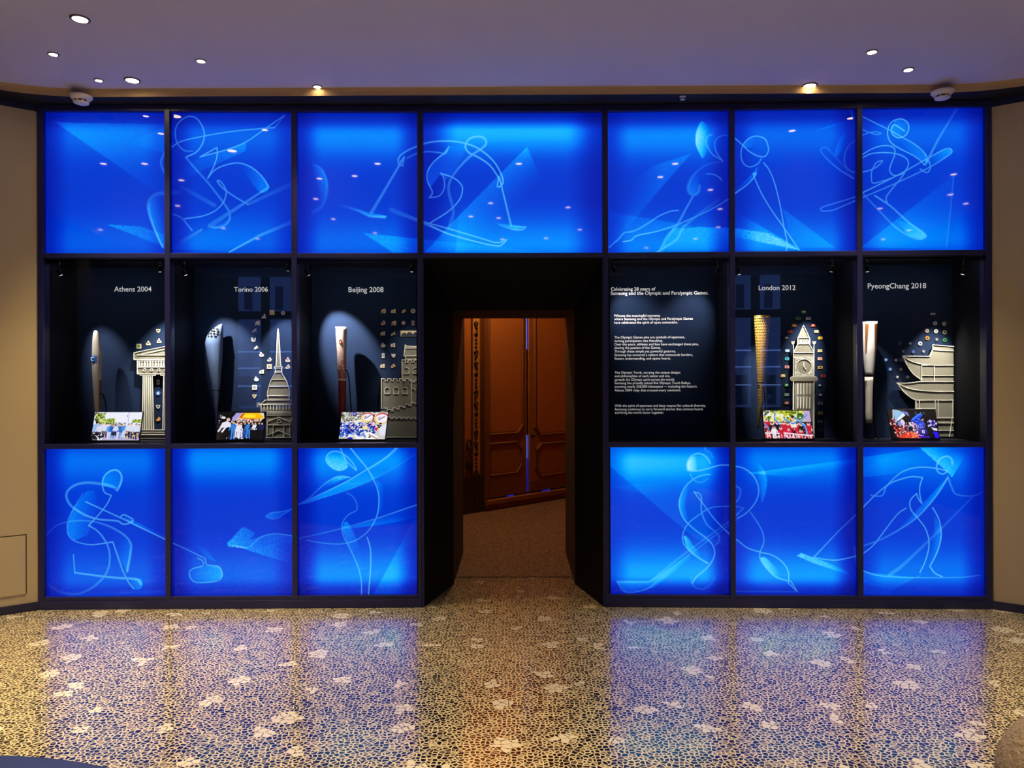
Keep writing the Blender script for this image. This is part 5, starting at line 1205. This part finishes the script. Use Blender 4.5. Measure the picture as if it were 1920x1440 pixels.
rows = [(440, [(657, 'arch', Cr, Or), (730, 'combo', Cr, Go), (808, 'bird', Cr, Or), (874, 'round', Cr, Gy)], 'top row', 4), (528, [(657, 'leaf', Cr, Rd), (733, 'arch', Cr, Go), (804, 'gear', Pk, Wh), (874, 'tall', Pk, Gy)], 'second row', 4),
        (603, [(653, 'combo', Cr, Go), (730, 'slide', Cr, Gy)], 'third row', 2), (688, [(656, 'duck', Wh, Cr), (727, 'combo', Cr, Gy)], 'fourth row', 2), (766, [(656, 'tall', Wh, Gy), (731, 'crest', Wh, Cr)], 'fifth row', 2), (840, [(651, 'combo', Cr, Gy), (730, 'bird', Cr, Rd)], 'bottom row', 2)]
nm = {'arch': 'horseshoe shaped', 'combo': 'two part', 'bird': 'pointed', 'round': 'round', 'leaf': 'leaf shaped', 'gear': 'flower shaped', 'tall': 'oblong', 'slide': 'angular', 'duck': 'rounded', 'crest': 'heart shaped'}
for y, lst, rn, nn in rows:
    for k, (x, kd, a, b) in enumerate(lst):
        pin(BL, *pp(550, x, y), kd, a, b, 'cream %s pin, %s from left in the %s of the Beijing 2008 case' % (nm[kd], ordn[k], rn), gB, 4.5)
pin(BL, *pp(550, 845, 605), 'wide', Cr, Dk, 'wide cream pin with dark mountains, above the tower roof in the Beijing 2008 case', gB, 16)
gL = 'pins around the clock tower'
cn = {Wh: 'white', Cr: 'cream', Go: 'gold', Gy: 'grey', Bl: 'blue', Rd: 'red', Gn: 'green', Ye: 'yellow', Or: 'orange', Cy: 'turquoise', Pk: 'pink', Dk: 'dark'}
Lb = (150, 190, 230); Sg = (130, 160, 150); Br = (180, 110, 84); Ts = (60, 64, 76)
cn.update({Lb: 'light blue', Sg: 'grey green', Br: 'brown', Ts: 'dark grey'})
for x, y, a, b, l in [(533, 447, Gn, Wh, 'highest pin, straight over the point of the clock tower'), (493, 494, Gn, Dk, 'left pin of the pair under the highest one'), (566, 494, Wh, Dk, 'right pin of the pair under the highest one'),
  (463, 546, Or, Cr, 'pin left of the clock tower point'), (600, 546, Rd, Wh, 'pin right of the clock tower point'), (433, 590, Rd, Dk, 'small pin lower left of the orange pin by the tower point'), (626, 590, Cr, Wh, 'pin lower right of the red pin by the tower point'),
  (407, 637, Dk, Wh, 'pin at the left end of the arc over the clock tower'), (653, 637, Ye, Go, 'pin at the right end of the arc over the clock tower'),
  (413, 730, Lb, Wh, 'pin left of the clock tower roof foot'), (650, 730, Cr, Go, 'pin right of the clock tower roof foot'), (411, 788, Cy, Bl, 'pin left of the top of the clock face'), (651, 788, Pk, Or, 'pin right of the top of the clock face'),
  (411, 848, Pk, Rd, 'pin left of the clock face middle'), (653, 852, Ye, Dk, 'pin right of the clock face middle'), (381, 912, Ye, Wh, 'pin furthest left, beside the rounded ledge'), (674, 914, Rd, Dk, 'pin furthest right, beside the rounded ledge'),
  (409, 981, Gn, Wh, 'pin left of the shaft just below the ledge'), (649, 983, Dk, Wh, 'pin right of the shaft just below the ledge'), (408, 1050, Sg, Gy, 'second pin under the ledge, left of the shaft'), (653, 1052, Ts, Wh, 'second pin under the ledge, right of the shaft'),
  (407, 1111, Br, Pk, 'third pin under the ledge, left of the shaft'), (654, 1113, Gy, Dk, 'third pin under the ledge, right of the shaft'), (654, 1184, Go, Dk, 'fourth pin under the ledge, right of the shaft'), (653, 1247, Sg, Dk, 'fifth pin under the ledge, right of the shaft'), (655, 1308, Ts, Dk, 'lowest pin right of the shaft')]:
    pin(BR, *pp(1370, x, y), 'rect', a, b, cn[a] + ' ' + l, gL, 4.2)
for x, l in ((453, 'white flag shaped pin over the left edge line of the clock tower'), (608, 'white flag shaped pin over the right edge line of the clock tower')): pin(BR, *pp(1370, x, 672), 'crest', Wh, Go, l, gL, 3.8)
gP = 'round pins around the palace gate'
rowsP = [((596, 531, Wh, Gy), (662, 534, Cr, Sg)), ((536, 585, Pk, Gy), (602, 588, Wh, Gy), (666, 596, Cr, Dk)), ((539, 638, Or, Dk), (606, 648, Ts, Gy), (667, 652, Gn, Dk)), ((340, 675, Ts, Dk), (413, 677, Ts, Lb), (487, 678, Wh, Dk)),
         ((363, 735, Ts, Gy), (436, 737, Ts, Bl), (510, 735, Ts, Gy)), ((236, 797, Bl, Wh), (309, 799, Ts, Wh)), ((268, 865, Bl, Wh), (345, 867, Ts, Gy)), ((319, 922, Ts, Wh), (395, 923, Ts, Gy))]
rn = ['top row over the gate', 'second row over the gate', 'third row over the gate', 'upper row left of the roof ridge', 'row just above the upper eave tip', 'upper row beside the white torch', 'middle row beside the white torch', 'row just above the lower eave tip']
on = ['first', 'second', 'third']
for r_, l in zip(rowsP, rn):
    for k, (x, y, a, b) in enumerate(r_): pin(BR, *pp(1600, x, y), 'round', a, b, 'round %s pin, %s in the %s' % (cn[a], on[k], l), gP, 3.7)
pin(BR, *pp(1600, 579, 461), 'wide', Wh, Gy, 'thin white bar pin, highest of all in the PyeongChang 2018 case', gP, 4.2)

# ------------------------------------------------------------------ tablets showing crowd photographs
def canvas(w_, h_, c): return np.ones((h_, w_, 3)) * np.array(c) / 255.0
class Pic:
    def __init__(s, bg, w=190, h=112):
        s.a = canvas(w, h, bg); s.Y, s.X = np.mgrid[0:h, 0:w]; s.X = s.X / w; s.Y = s.Y / h; s.r = np.random.default_rng(5)
    def put(s, m, c): s.a[m] = np.array(c) / 255.0
    def el(s, x, y, rx, ry, c): s.put(((s.X - x) / rx) ** 2 + ((s.Y - y) / ry) ** 2 < 1, c)
    def rect(s, x0, y0, x1, y1, c): s.put((s.X > x0) & (s.X < x1) & (s.Y > y0) & (s.Y < y1), c)
    def po(s, pts, c): s.put(inside(pts, s.X, s.Y), c)
    def li(s, x0, y0, x1, y1, w, c):
        dx, dy = x1 - x0, (y1 - y0); L2 = dx * dx + dy * dy; t = np.clip(((s.X - x0) * dx + (s.Y - y0) * dy) / L2, 0, 1)
        s.put(np.hypot(s.X - x0 - t * dx, (s.Y - y0 - t * dy) * .6) < w, c)
    def spots(s, x0, y0, x1, y1, n, rad, cols):
        for _ in range(n): q = s.r.random(2); s.el(x0 + (x1 - x0) * q[0], y0 + (y1 - y0) * q[1], rad * (.5 + s.r.random()), rad * 1.6 * (.5 + s.r.random()), cols[s.r.integers(len(cols))])
    def person(s, x, y, h, top, leg, skin=(226, 180, 160), hair=(40, 26, 24)):
        s.po([(x - .06 * h, y + .48 * h), (x + .0 * h, y + .48 * h), (x - .02 * h, y + h), (x - .07 * h, y + h)], leg); s.po([(x, y + .48 * h), (x + .06 * h, y + .48 * h), (x + .08 * h, y + h), (x + .03 * h, y + h)], leg)
        s.po([(x - .09 * h, y + .18 * h), (x + .09 * h, y + .18 * h), (x + .07 * h, y + .55 * h), (x - .07 * h, y + .55 * h)], top)
        s.li(x - .08 * h, y + .22 * h, x - .13 * h, y + .5 * h, .012, top); s.li(x + .08 * h, y + .22 * h, x + .14 * h, y + .45 * h, .012, top)
        s.el(x, y + .07 * h, .042 * h, .08 * h, hair); s.el(x, y + .1 * h, .036 * h, .065 * h, skin)
def pic_athens():
    p = Pic((240, 242, 255)); p.rect(0, .62, 1, 1, (190, 180, 215)); p.spots(.02, .03, .22, .3, 90, .02, [(40, 60, 20), (120, 150, 30), (70, 90, 30), (200, 210, 130)]); p.spots(.08, .25, .42, .42, 120, .018, [(170, 200, 30), (120, 150, 30), (210, 220, 140), (60, 80, 30)])
    p.spots(.82, .28, 1, .36, 30, .02, [(180, 200, 60), (110, 130, 40)]); p.li(.72, 0, .72, .35, .005, (150, 150, 160)); p.rect(.685, .1, .70, .17, (20, 20, 20))
    p.spots(.35, .38, .65, .5, 60, .012, [(90, 100, 60), (230, 210, 210), (60, 90, 150), (200, 200, 190)])
    bl = [(40, 90, 190), (80, 150, 220), (220, 225, 245), (30, 50, 140)]
    for x, y, h, c in [(.2, .36, .5, 2), (.27, .4, .5, 2), (.36, .4, .55, 1), (.42, .42, .5, 0), (.56, .4, .55, 1), (.6, .42, .52, 0), (.66, .38, .52, 1), (.74, .4, .5, 2), (.8, .38, .55, 2), (.9, .4, .55, 2), (.48, .45, .4, 2), (.96, .42, .5, 2)]: p.person(x, y, h, bl[c], bl[(c + 1) % 4] if c != 2 else (60, 50, 70))
    p.rect(.4, .7, .5, .82, (30, 40, 70)); p.person(.07, .3, .7, (150, 190, 240), (30, 26, 36), (40, 30, 40)); p.person(.15, .38, .6, (220, 220, 240), (40, 34, 50))
    p.spots(.0, .72, .22, .98, 60, .022, [(20, 16, 22), (40, 36, 44), (230, 230, 240), (20, 20, 26)]); p.spots(.68, .7, .95, .95, 40, .016, [(20, 16, 22), (230, 200, 120), (40, 36, 60)]); return p.a
def pic_torino():
    p = Pic((8, 8, 12)); p.po([(.28, .35), (.38, .02), (.95, .02), (.98, .2), (.9, .32), (.4, .25), (.3, .4)], (232, 214, 206)); p.po([(.38, .02), (.5, .02), (.42, .22), (.3, .36), (.3, .2)], (170, 160, 220)); p.po([(.44, .2), (.52, .02), (.86, .02), (.97, .18), (.86, .3), (.6, .26)], (250, 190, 20)); p.po([(.44, .2), (.5, .05), (.56, .04), (.5, .2)], (220, 90, 10)); p.po([(.45, .2), (.6, .2), (.85, .24), (.84, .3), (.6, .27)], (240, 130, 20)); p.el(.66, .14, .14, .07, (255, 228, 50))
    p.spots(.38, .26, .9, .36, 70, .016, [(236, 200, 190), (200, 180, 170), (250, 220, 220), (120, 80, 70)]); p.spots(.02, .1, .14, .4, 14, .012, [(220, 210, 220), (60, 60, 70)]); p.el(.125, .2, .03, .04, (255, 250, 240))
    W1, B1, K1 = (236, 232, 246), (60, 130, 220), (14, 14, 20)
    for x, y, h, t_, l_ in [(.5, .36, .6, W1, W1), (.58, .36, .55, (30, 26, 34), (50, 90, 180)), (.42, .36, .55, W1, W1), (.66, .34, .6, B1, B1), (.74, .37, .5, K1, K1), (.8, .36, .5, W1, K1), (.88, .36, .5, K1, K1), (.94, .37, .5, (30, 30, 90), K1)]: p.person(x, y, h, t_, l_)
    p.person(.34, .32, .66, B1, B1); p.li(.38, .42, .44, .5, .012, W1); p.person(.46, .4, .52, W1, W1); p.po([(.05, .56), (.1, .38), (.2, .32), (.28, .4), (.28, .54)], W1); p.el(.22, .27, .04, .06, (232, 190, 180)); p.li(.08, .56, .03, .68, .018, W1); p.li(.17, .56, .11, .7, .02, W1); p.spots(.2, .86, .7, .96, 12, .01, [W1, (60, 60, 160)]); return p.a
def pic_beijing():
    p = Pic((214, 210, 204)); p.spots(0, 0, .55, .35, 260, .018, [(240, 240, 240), (50, 50, 44), (150, 144, 130), (190, 190, 180), (110, 120, 80)]); p.spots(.2, .0, .32, .12, 20, .014, [(60, 50, 170), (90, 80, 190)]); p.spots(.55, 0, .8, .4, 90, .02, [(60, 90, 90), (240, 240, 245), (30, 40, 44), (220, 220, 230)])
    p.po([(.2, .36), (.5, .22), (.55, .3), (.3, .42)], (238, 238, 232)); p.rect(.24, .35, .3, .38, (90, 100, 80))
    for x, y, rx, ry in ((.57, .18, .135, .17), (.88, .22, .15, .2)): p.el(x, y, rx, ry, (210, 44, 50)); p.el(x - .02, y + .04, rx * .95, ry * .9, (246, 210, 110)); p.el(x, y + .01, rx * .84, ry * .8, (250, 240, 250)); p.li(x - .06, y + .06, x + .05, y - .06, .012, (70, 110, 130)); p.li(x - .08, y + .01, x - .04, y - .03, .01, (190, 40, 70))
    bc = [(30, 30, 190), (20, 60, 200), (60, 130, 220), (230, 235, 250), (20, 20, 120)]
    p.spots(.0, .4, .75, .9, 420, .022, bc); p.spots(.15, .42, .7, .62, 70, .012, [(240, 220, 220), (40, 24, 30), (230, 230, 250)]); p.el(.54, .58, .06, .07, (244, 232, 140)); p.spots(.5, .45, .6, .55, 16, .01, [(230, 90, 60), (250, 240, 230)])
    p.el(.7, .43, .04, .09, (220, 90, 150)); p.el(.71, .43, .028, .07, (245, 220, 235)); p.po([(.75, .55), (.83, .54), (.81, .64), (.79, .71), (.75, .62)], (226, 24, 36)); p.po([(.84, .6), (1, .4), (1, .85), (.88, .84)], (232, 234, 250)); p.spots(.76, .4, .92, .56, 20, .018, [(20, 20, 24), (240, 240, 240)])
    p.po([(.55, .78), (.66, .72), (.84, .9), (.84, 1), (.6, 1)], (246, 250, 252)); p.li(.64, .82, .82, .97, .012, (190, 110, 70)); p.el(.66, .91, .025, .035, (20, 30, 34)); p.po([(.3, .85), (.36, .82), (.5, .98), (.4, 1)], (246, 246, 250)); p.po([(.4, .93), (.56, .9), (.5, .99)], (246, 246, 250)); p.rect(.18, .86, .28, .91, (240, 240, 250)); p.rect(.18, .93, .3, 1, (30, 30, 170)); p.rect(0, .97, .2, 1, (24, 22, 30)); return p.a
def pic_london():
    p = Pic((220, 214, 120)); p.spots(0, 0, .85, .35, 200, .03, [(214, 216, 60), (190, 200, 40), (90, 120, 20), (244, 240, 210), (240, 236, 150), (60, 90, 20)]); p.spots(0, 0, .12, .2, 30, .02, [(40, 50, 40), (235, 240, 240)]); p.spots(.72, .12, .84, .32, 30, .02, [(30, 80, 30), (60, 120, 50)]); p.rect(.86, .0, 1, .4, (196, 170, 214))
    p.rect(0, .4, 1, 1, (40, 20, 34)); rd, sk, wt = (206, 30, 56), (236, 190, 180), (244, 236, 244)
    p.spots(.0, .42, 1, .98, 190, .03, [rd, sk, (30, 20, 40), wt, (180, 20, 40), (236, 160, 160), (24, 30, 50)])
    for x, y, h, c in [(.06, .3, .5, rd), (.17, .42, .5, (40, 30, 40)), (.28, .4, .5, (26, 24, 50)), (.41, .38, .6, rd), (.5, .42, .55, rd), (.68, .42, .6, rd), (.78, .45, .5, (20, 24, 24)), (.93, .42, .6, rd), (.2, .56, .5, wt), (.34, .58, .5, (200, 30, 60)), (.5, .64, .4, (224, 40, 110)), (.76, .7, .4, (190, 30, 40))]: p.person(x, y, h, c, c, sk, (70, 44, 40)); p.el(x, y + .1 * h, .045 * h + .012, .08 * h + .015, sk); p.el(x, y + .05 * h, .045 * h, .04 * h, (60, 36, 34))
    p.el(.6, .28, .035, .07, (234, 180, 170)); p.el(.615, .22, .035, .05, (40, 26, 34)); p.po([(.54, .4), (.66, .4), (.68, .6), (.56, .6)], (240, 236, 220))
    for a in [(.25, .0, .23, .34, .014), (.24, .3, .33, .5, .016), (.44, .3, .6, .46, .018), (.67, .24, .84, .56, .02), (.92, .14, .78, .38, .018), (.62, .46, .72, .36, .016), (.02, .48, .09, .66, .016), (.85, .5, .88, .84, .016)]: p.li(*a, (50, 120, 220)); p.li(a[0], a[1] - .02, a[2], a[3] - .02, a[4] * .4, (130, 190, 245))
    p.li(0, .8, .3, .82, .012, wt); p.li(.4, .8, 1, .9, .012, wt)
    for k in range(16): p.li(.04 + k * .06, .86, .05 + k * .06, .99, .006, wt)
    p.li(.42, .86, .48, .99, .014, wt); return p.a
def pic_pyeong():
    p = Pic((6, 5, 10)); p.po([(.14, .0), (.24, .03), (.34, .12), (.22, .32), (.12, .5), (.12, .15)], (150, 196, 236)); p.po([(.32, .12), (.36, .2), (.18, .4), (.17, .33)], (236, 240, 250)); p.po([(.3, .04), (.42, .1), (.44, .24), (.37, .17)], (120, 120, 220)); p.li(.12, .0, .09, .32, .01, (240, 240, 244)); p.el(.27, .48, .05, .14, (226, 214, 240)); p.po([(.2, .4), (.26, .5), (.24, .7), (.16, .5)], (150, 150, 220))
    p.spots(0, .3, .12, .55, 30, .016, [(120, 14, 30), (200, 60, 70), (20, 8, 12), (240, 220, 220)]); p.spots(.08, .55, .35, .98, 110, .02, [(170, 20, 30), (220, 70, 60), (60, 10, 20), (240, 200, 200), (20, 8, 12)]); p.spots(.34, .45, .56, .8, 60, .022, [(236, 214, 230), (200, 160, 200), (30, 14, 40), (150, 110, 180)])
    p.po([(.2, .88), (.4, .76), (.58, .84), (.62, 1), (.14, 1)], (226, 60, 40)); p.li(.42, .8, .46, .98, .02, (240, 140, 90)); p.spots(.3, .8, .58, 1, 50, .014, [(246, 120, 80), (200, 20, 30), (250, 200, 180), (230, 60, 40)])
    p.po([(.44, .4), (.55, .22), (.68, .12), (.72, .2), (.66, .3), (.74, .5), (.72, .64), (.6, .68), (.56, .5)], (24, 70, 230)); p.li(.5, .34, .68, .14, .014, (60, 140, 250)); p.el(.7, .36, .025, .03, (230, 150, 90)); p.spots(.5, .3, .74, .64, 40, .012, [(20, 40, 190), (120, 180, 255), (10, 12, 30)])
    p.el(.67, .76, .1, .13, (30, 16, 150)); p.el(.68, .77, .03, .055, (240, 240, 250)); p.el(.682, .775, .016, .03, (20, 10, 60)); p.li(.56, .88, .74, .95, .01, (200, 180, 250)); p.li(.58, .94, .78, .96, .02, (60, 20, 180))
    p.spots(.8, .38, .98, .6, 30, .022, [(40, 20, 170), (210, 200, 250), (24, 12, 90)]); p.po([(.86, .62), (.98, .66), (.98, .74), (.9, .72)], (230, 226, 250)); p.po([(.88, .76), (.99, .78), (1, 1), (.92, 1)], (40, 20, 240)); p.spots(.56, .05, .8, .2, 12, .006, [(150, 150, 180)]); return p.a
M['tablet'] = mat('black_tablet_case', (10, 10, 12), .3)
def tablet(bk, tl, tr_, br_, bl_, pic, label):
    tb, tt = .135, .20
    q = [bk.P(*bl_, tb), bk.P(*br_, tb), bk.P(*tr_, tt), bk.P(*tl, tt)]
    zb = min(q[0][2], q[1][2]); U_ = (q[1] - q[0]) / np.linalg.norm(q[1] - q[0]); V_ = ((q[3] - q[0]) + (q[2] - q[1])) / 2; h = np.linalg.norm(V_); V_ = V_ / h; Nn = np.cross(U_, V_); Nn /= np.linalg.norm(Nn)
    r = thing('tablet', label, 'tablet', bk.w(bk.at((bl_[0] + br_[0]) / 2, 720, tb)[0], tb, Z_NB), 'tablets leaning in the glass cases')
    e = .006; f = [q[0] - U_ * e - V_ * e, q[1] + U_ * e - V_ * e, q[2] + U_ * e + V_ * e, q[3] - U_ * e + V_ * e]
    mb = MB(); mb.prism([p - Nn * .0005 for p in f], [p - Nn * .008 for p in f]); build('tablet_body', mb, M['tablet'], r, bevel=.002)
    ny, nx = pic.shape[:2]; s_, t_ = np.meshgrid(np.linspace(0, 1, nx), np.linspace(1, 0, ny)); s_, t_ = s_[..., None], t_[..., None]
    pts = (q[0] * (1 - s_) + q[1] * s_) * (1 - t_) + (q[3] * (1 - s_) + q[2] * s_) * t_ + Nn * .0006
    grid_obj('screen', pts, pic, 'picture', M['screen'], r)
    mid = (q[0] + q[1]) / 2 + V_ * h * .55 - Nn * .008; foot = np.array([mid[0], mid[1] + .055, Z_NB])
    mb = MB(); wv = U_ * .05; mb.prism([mid - wv, mid + wv, foot + wv, foot - wv], [p - Nn * .003 - DZ * 0 for p in (mid - wv, mid + wv, foot + wv, foot - wv)]); build('kickstand', mb, M['tablet'], r)
    ft = (q[0] + q[1]) / 2; mb = MB(); mb.prism([f[0], f[1], np.array([f[1][0], f[1][1] - .006, Z_NB]), np.array([f[0][0], f[0][1] - .006, Z_NB])], [p - Nn * .012 for p in (f[0], f[1])] + [np.array([f[1][0], f[1][1] + .02, Z_NB]), np.array([f[0][0], f[0][1] + .02, Z_NB])]); build('foot_bar', mb, M['tablet'], r)
tablet(BL, (178.6, 773), (267.3, 773), (260.3, 825.6), (170.5, 825.6), pic_athens(), 'tablet showing runners in blue on a road, in the Athens 2004 case')
tablet(BL, (410, 773), (498.2, 773), (493.5, 824.5), (405.5, 824.5), pic_torino(), 'tablet showing people walking under a yellow banner, in the Torino 2006 case')
tablet(BL, (641, 773), (727.5, 773), (721.5, 823.5), (635.5, 823.5), pic_beijing(), 'tablet showing a crowd in blue with round white fans, in the Beijing 2008 case')
tablet(BR, (1430, 770), (1517.8, 770), (1525.6, 822), (1435, 822), pic_london(), 'tablet showing a cheering crowd in red with blue sticks, in the London 2012 case')
tablet(BR, (1663.6, 768), (1752.6, 768), (1761, 821.5), (1673.5, 821.5), pic_pyeong(), 'tablet showing a dark red and blue stage scene, in the PyeongChang 2018 case')

# ------------------------------------------------------------------ ceiling fixtures
def downlight(x, y, rad, label, group=None, watts=DOWNLIGHT_W):
    z = Z_CEIL; r = thing('ceiling_downlight', label, 'ceiling light', (x, y, z), group)
    q = MB(); q.lathe((x, y, z), DZ, [(rad * 1.35, -.004), (rad * 1.02, -.006), (rad, -.002), (rad * 1.35, 0)], 20); build('trim_ring', q, M['ring'], r)
    q = MB(); q.lathe((x, y, z - .0045), DZ, [(rad, 0), (rad, .003)], 20); build('lens', q, M['lens'], r)
    ld = bpy.data.lights.new('bulb', 'SPOT'); ld.energy = watts; ld.color = DOWNLIGHT_COL; ld.spot_size = math.radians(66); ld.spot_blend = .85; ld.shadow_soft_size = .04
    lo = bpy.data.objects.new('bulb', ld); C.objects.link(lo); place(lo, (x, y, z - .02), r)
HZ = Z_CEIL - HC
def ceil_pt(px, py):
    r = ray(px, py); k = HZ / r[2]; p = EYE + r * k; return p[0], p[1]
for px, py, rad, lab in [(150, 35, .036, 'large bright ceiling downlight nearest the top left corner of the photo'), (100, 101, .022, 'small ceiling downlight furthest left, by the left wall'), (185, 150, .02, 'small ceiling downlight just left of the large one above the top left panel'),
   (248, 150, .036, 'large bright ceiling downlight right of a small one, above the top left panel'), (377, 114, .022, 'small ceiling downlight standing alone, above the second panel from left'), (595, 162, .022, 'small ceiling downlight at the ceiling edge above the third panel from left'),
   (1635, 97, .024, 'small ceiling downlight at right, the further one from the blue wall'), (1703, 130, .024, 'small ceiling downlight at right, above the top right panel'), (1518, 160, .036, 'large warm ceiling downlight at the ceiling edge above the second panel from right')]:
    x, y = ceil_pt(px, py); downlight(x, y, rad, lab, 'downlights seen in the ceiling')
MIR = [(340, 337), (333, 385), (188, 430), (174, 452), (419, 427), (599, 334), (592, 372), (625, 410), (483, 447), (665, 329), (703, 436), (920, 380), (883, 405), (935, 408), (1065, 388), (1087, 430), (1024, 446), (942, 448), (1238, 331), (1332, 355), (1350, 391), (1347, 425), (1304, 447), (1212, 464), (1788, 326), (1782, 364), (1811, 381), (1650, 390), (1704, 431), (1656, 448), (271, 300), (194, 300), (708, 302), (973, 302), (1266, 302)]
for px, py in MIR:
    bk = BL if px < 783 else (BR if px > 1141 else BC)
    P0, d = bounce(bk, px, max(py, 306) if px < 1300 else py, .022); x, y, _ = P0 + d * ((Z_CEIL - P0[2]) / d[2])
    downlight(x, y, .026, watts=DOWNLIGHT_W * (.2 if px == 973 else .5 if py < 306 else 1), label='recessed ceiling downlight above the viewer, seen only mirrored in the blue panels', group='downlights above the viewer')
def detector(px, py, label):
    r = ray(px, py); k = (Z_SOF - HC) / r[2]; p = EYE + r * k; c0 = np.array([p[0], p[1], Z_SOF])
    t = thing('smoke_detector', label, 'smoke detector', c0, 'smoke detectors on the ceiling edge')
    q = MB(); q.lathe(c0, -DZ, [(.066, 0), (.068, .006), (.064, .012), (.052, .026), (.046, .028)], 28); build('base', q, M['white_plastic'], t)
    q = MB(); q.lathe(c0 - DZ * .028, -DZ, [(.036, 0), (.036, .012)], 20); build('sensor_chamber', q, M['black_plastic'], t)
    q = MB(); q.lathe(c0 - DZ * .04, -DZ, [(.046, 0), (.044, .006), (.03, .012), (.002, .013)], 28)
    for k_ in range(8):
        a = k_ * math.pi / 4; q.box((c0[0] + .041 * math.cos(a) - .003, c0[1] + .041 * math.sin(a) - .003, c0[2] - .042), (c0[0] + .041 * math.cos(a) + .003, c0[1] + .041 * math.sin(a) + .003, c0[2] - .027))
    build('cap', q, M['white_plastic'], t)
detector(152, 180, 'white smoke detector under the ceiling edge at left')
detector(1767, 171, 'white smoke detector under the ceiling edge at right')
r = ray(1280, 181); p = EYE + r * ((Z_SOF - HC) / r[2]); q = MB(); q.lathe((p[0], p[1], Z_SOF), -DZ, [(.022, 0), (.02, .004), (.008, .006), (.008, .016), (.016, .018), (.016, .02)], 16)
tag(build('ceiling_sprinkler', q, M['white_plastic']), 'tiny sprinkler head under the ceiling edge, right of centre', 'sprinkler')

# ------------------------------------------------------------------ access panel in the left wall
WLp = Plane(Lm, cl2) if True else None
WLp.n = np.array([-WLp.u[1], WLp.u[0], 0])
if np.dot(WLp.n[:2], np.array([0, 0]) - cl2) > 0: WLp.n = -WLp.n
def wl_at(px, py): return WLp.at(px, py, -.003)
ua, za = wl_at(50, 1001.5); ub, zb_ = wl_at(51, 1113)
ap = thing('access_panel', 'flush beige access panel with a dark gap, low in the left wall', 'access panel', WLp.w(ua - .3, 0, zb_))
def wbox(mb, u0, u1, z0, z1, t0, t1): mb.box((u0, t0, z0), (u1, t1, z1), WLp)
q = MB(); wbox(q, ua - .62, ua - .006, zb_, za - .006, -.006, .0); build('cover', q, M['plaster'], ap)
q = MB(); wbox(q, ua - .62, ua, za - .006, za, -.0025, .0); wbox(q, ua - .006, ua, zb_, za, -.0025, .0); build('gap', q, M['groove'], ap)

# ------------------------------------------------------------------ seats at the near edge
M['velvet'] = mat('navy_velvet', (34, 52, 118), .8, noise=.35, nscale=7, bump=.15, bscale=90)
M['boucle'] = mat('beige_boucle', (168, 150, 130), .95, noise=.25, nscale=60, bump=.9, bscale=140)
def unp_z(px, py, z): r = ray(px, py); return EYE + r * ((z - HC) / r[2])
zt_ = .43
P1, P2, P3 = [unp_z(x, y, zt_)[:2] for x, y in ((2, 1412), (130, 1421), (232, 1441))]
def circ(a, b, c_):
    m = np.array([[b[0] - a[0], b[1] - a[1]], [c_[0] - a[0], c_[1] - a[1]]]) * 2; v = np.array([b @ b - a @ a, c_ @ c_ - a @ a]); ce_ = np.linalg.solve(m, v); return ce_, np.linalg.norm(ce_ - a)
cc, rr = circ(P1, P2, P3)
print('pouf', cc, rr)
pf = thing('round_pouf', 'large round navy velvet pouf at the bottom left corner', 'pouf', (cc[0], cc[1], 0))
q = MB(); q.lathe((cc[0], cc[1], .03), DZ, [(rr - .03, 0), (rr - .005, .02), (rr, .06), (rr + .012, .36), (rr + .008, .385), (rr - .008, .398), (rr - .03, .402), (0, .404)], 72); build('cushion', q, M['velvet'], pf)
q = MB(); q.lathe((cc[0], cc[1], 0), DZ, [(rr - .06, 0), (rr - .06, .03)], 48); build('plinth', q, M['black_plastic'], pf)
zdep = 2.35; kx = (2004 - 960) / F * zdep; kz = HC - (1470 - 720) / F * zdep; rad = 119 / F * zdep
sp2 = thing('round_pouf', 'small rounded beige boucle pouf at the bottom right corner', 'pouf', (kx, zdep - D, 0))
q = MB(); prof = [(rad * .55, 0), (rad * .8, .02)] + [(rad * math.cos(a), kz + rad * 1.03 * math.sin(a)) for a in np.linspace(-.5, math.pi / 2 - .02, 22)]
q.lathe((kx, zdep - D, 0), DZ, prof, 64); o = build('cushion', q, M['boucle'], sp2)
sb = o.modifiers.new('sub', 'SUBSURF'); sb.levels = 1; sb.render_levels = 2
tx = bpy.data.textures.new('boucle', 'CLOUDS'); tx.noise_scale = .016
dp = o.modifiers.new('loops', 'DISPLACE'); dp.texture = tx; dp.strength = .012; dp.mid_level = .5
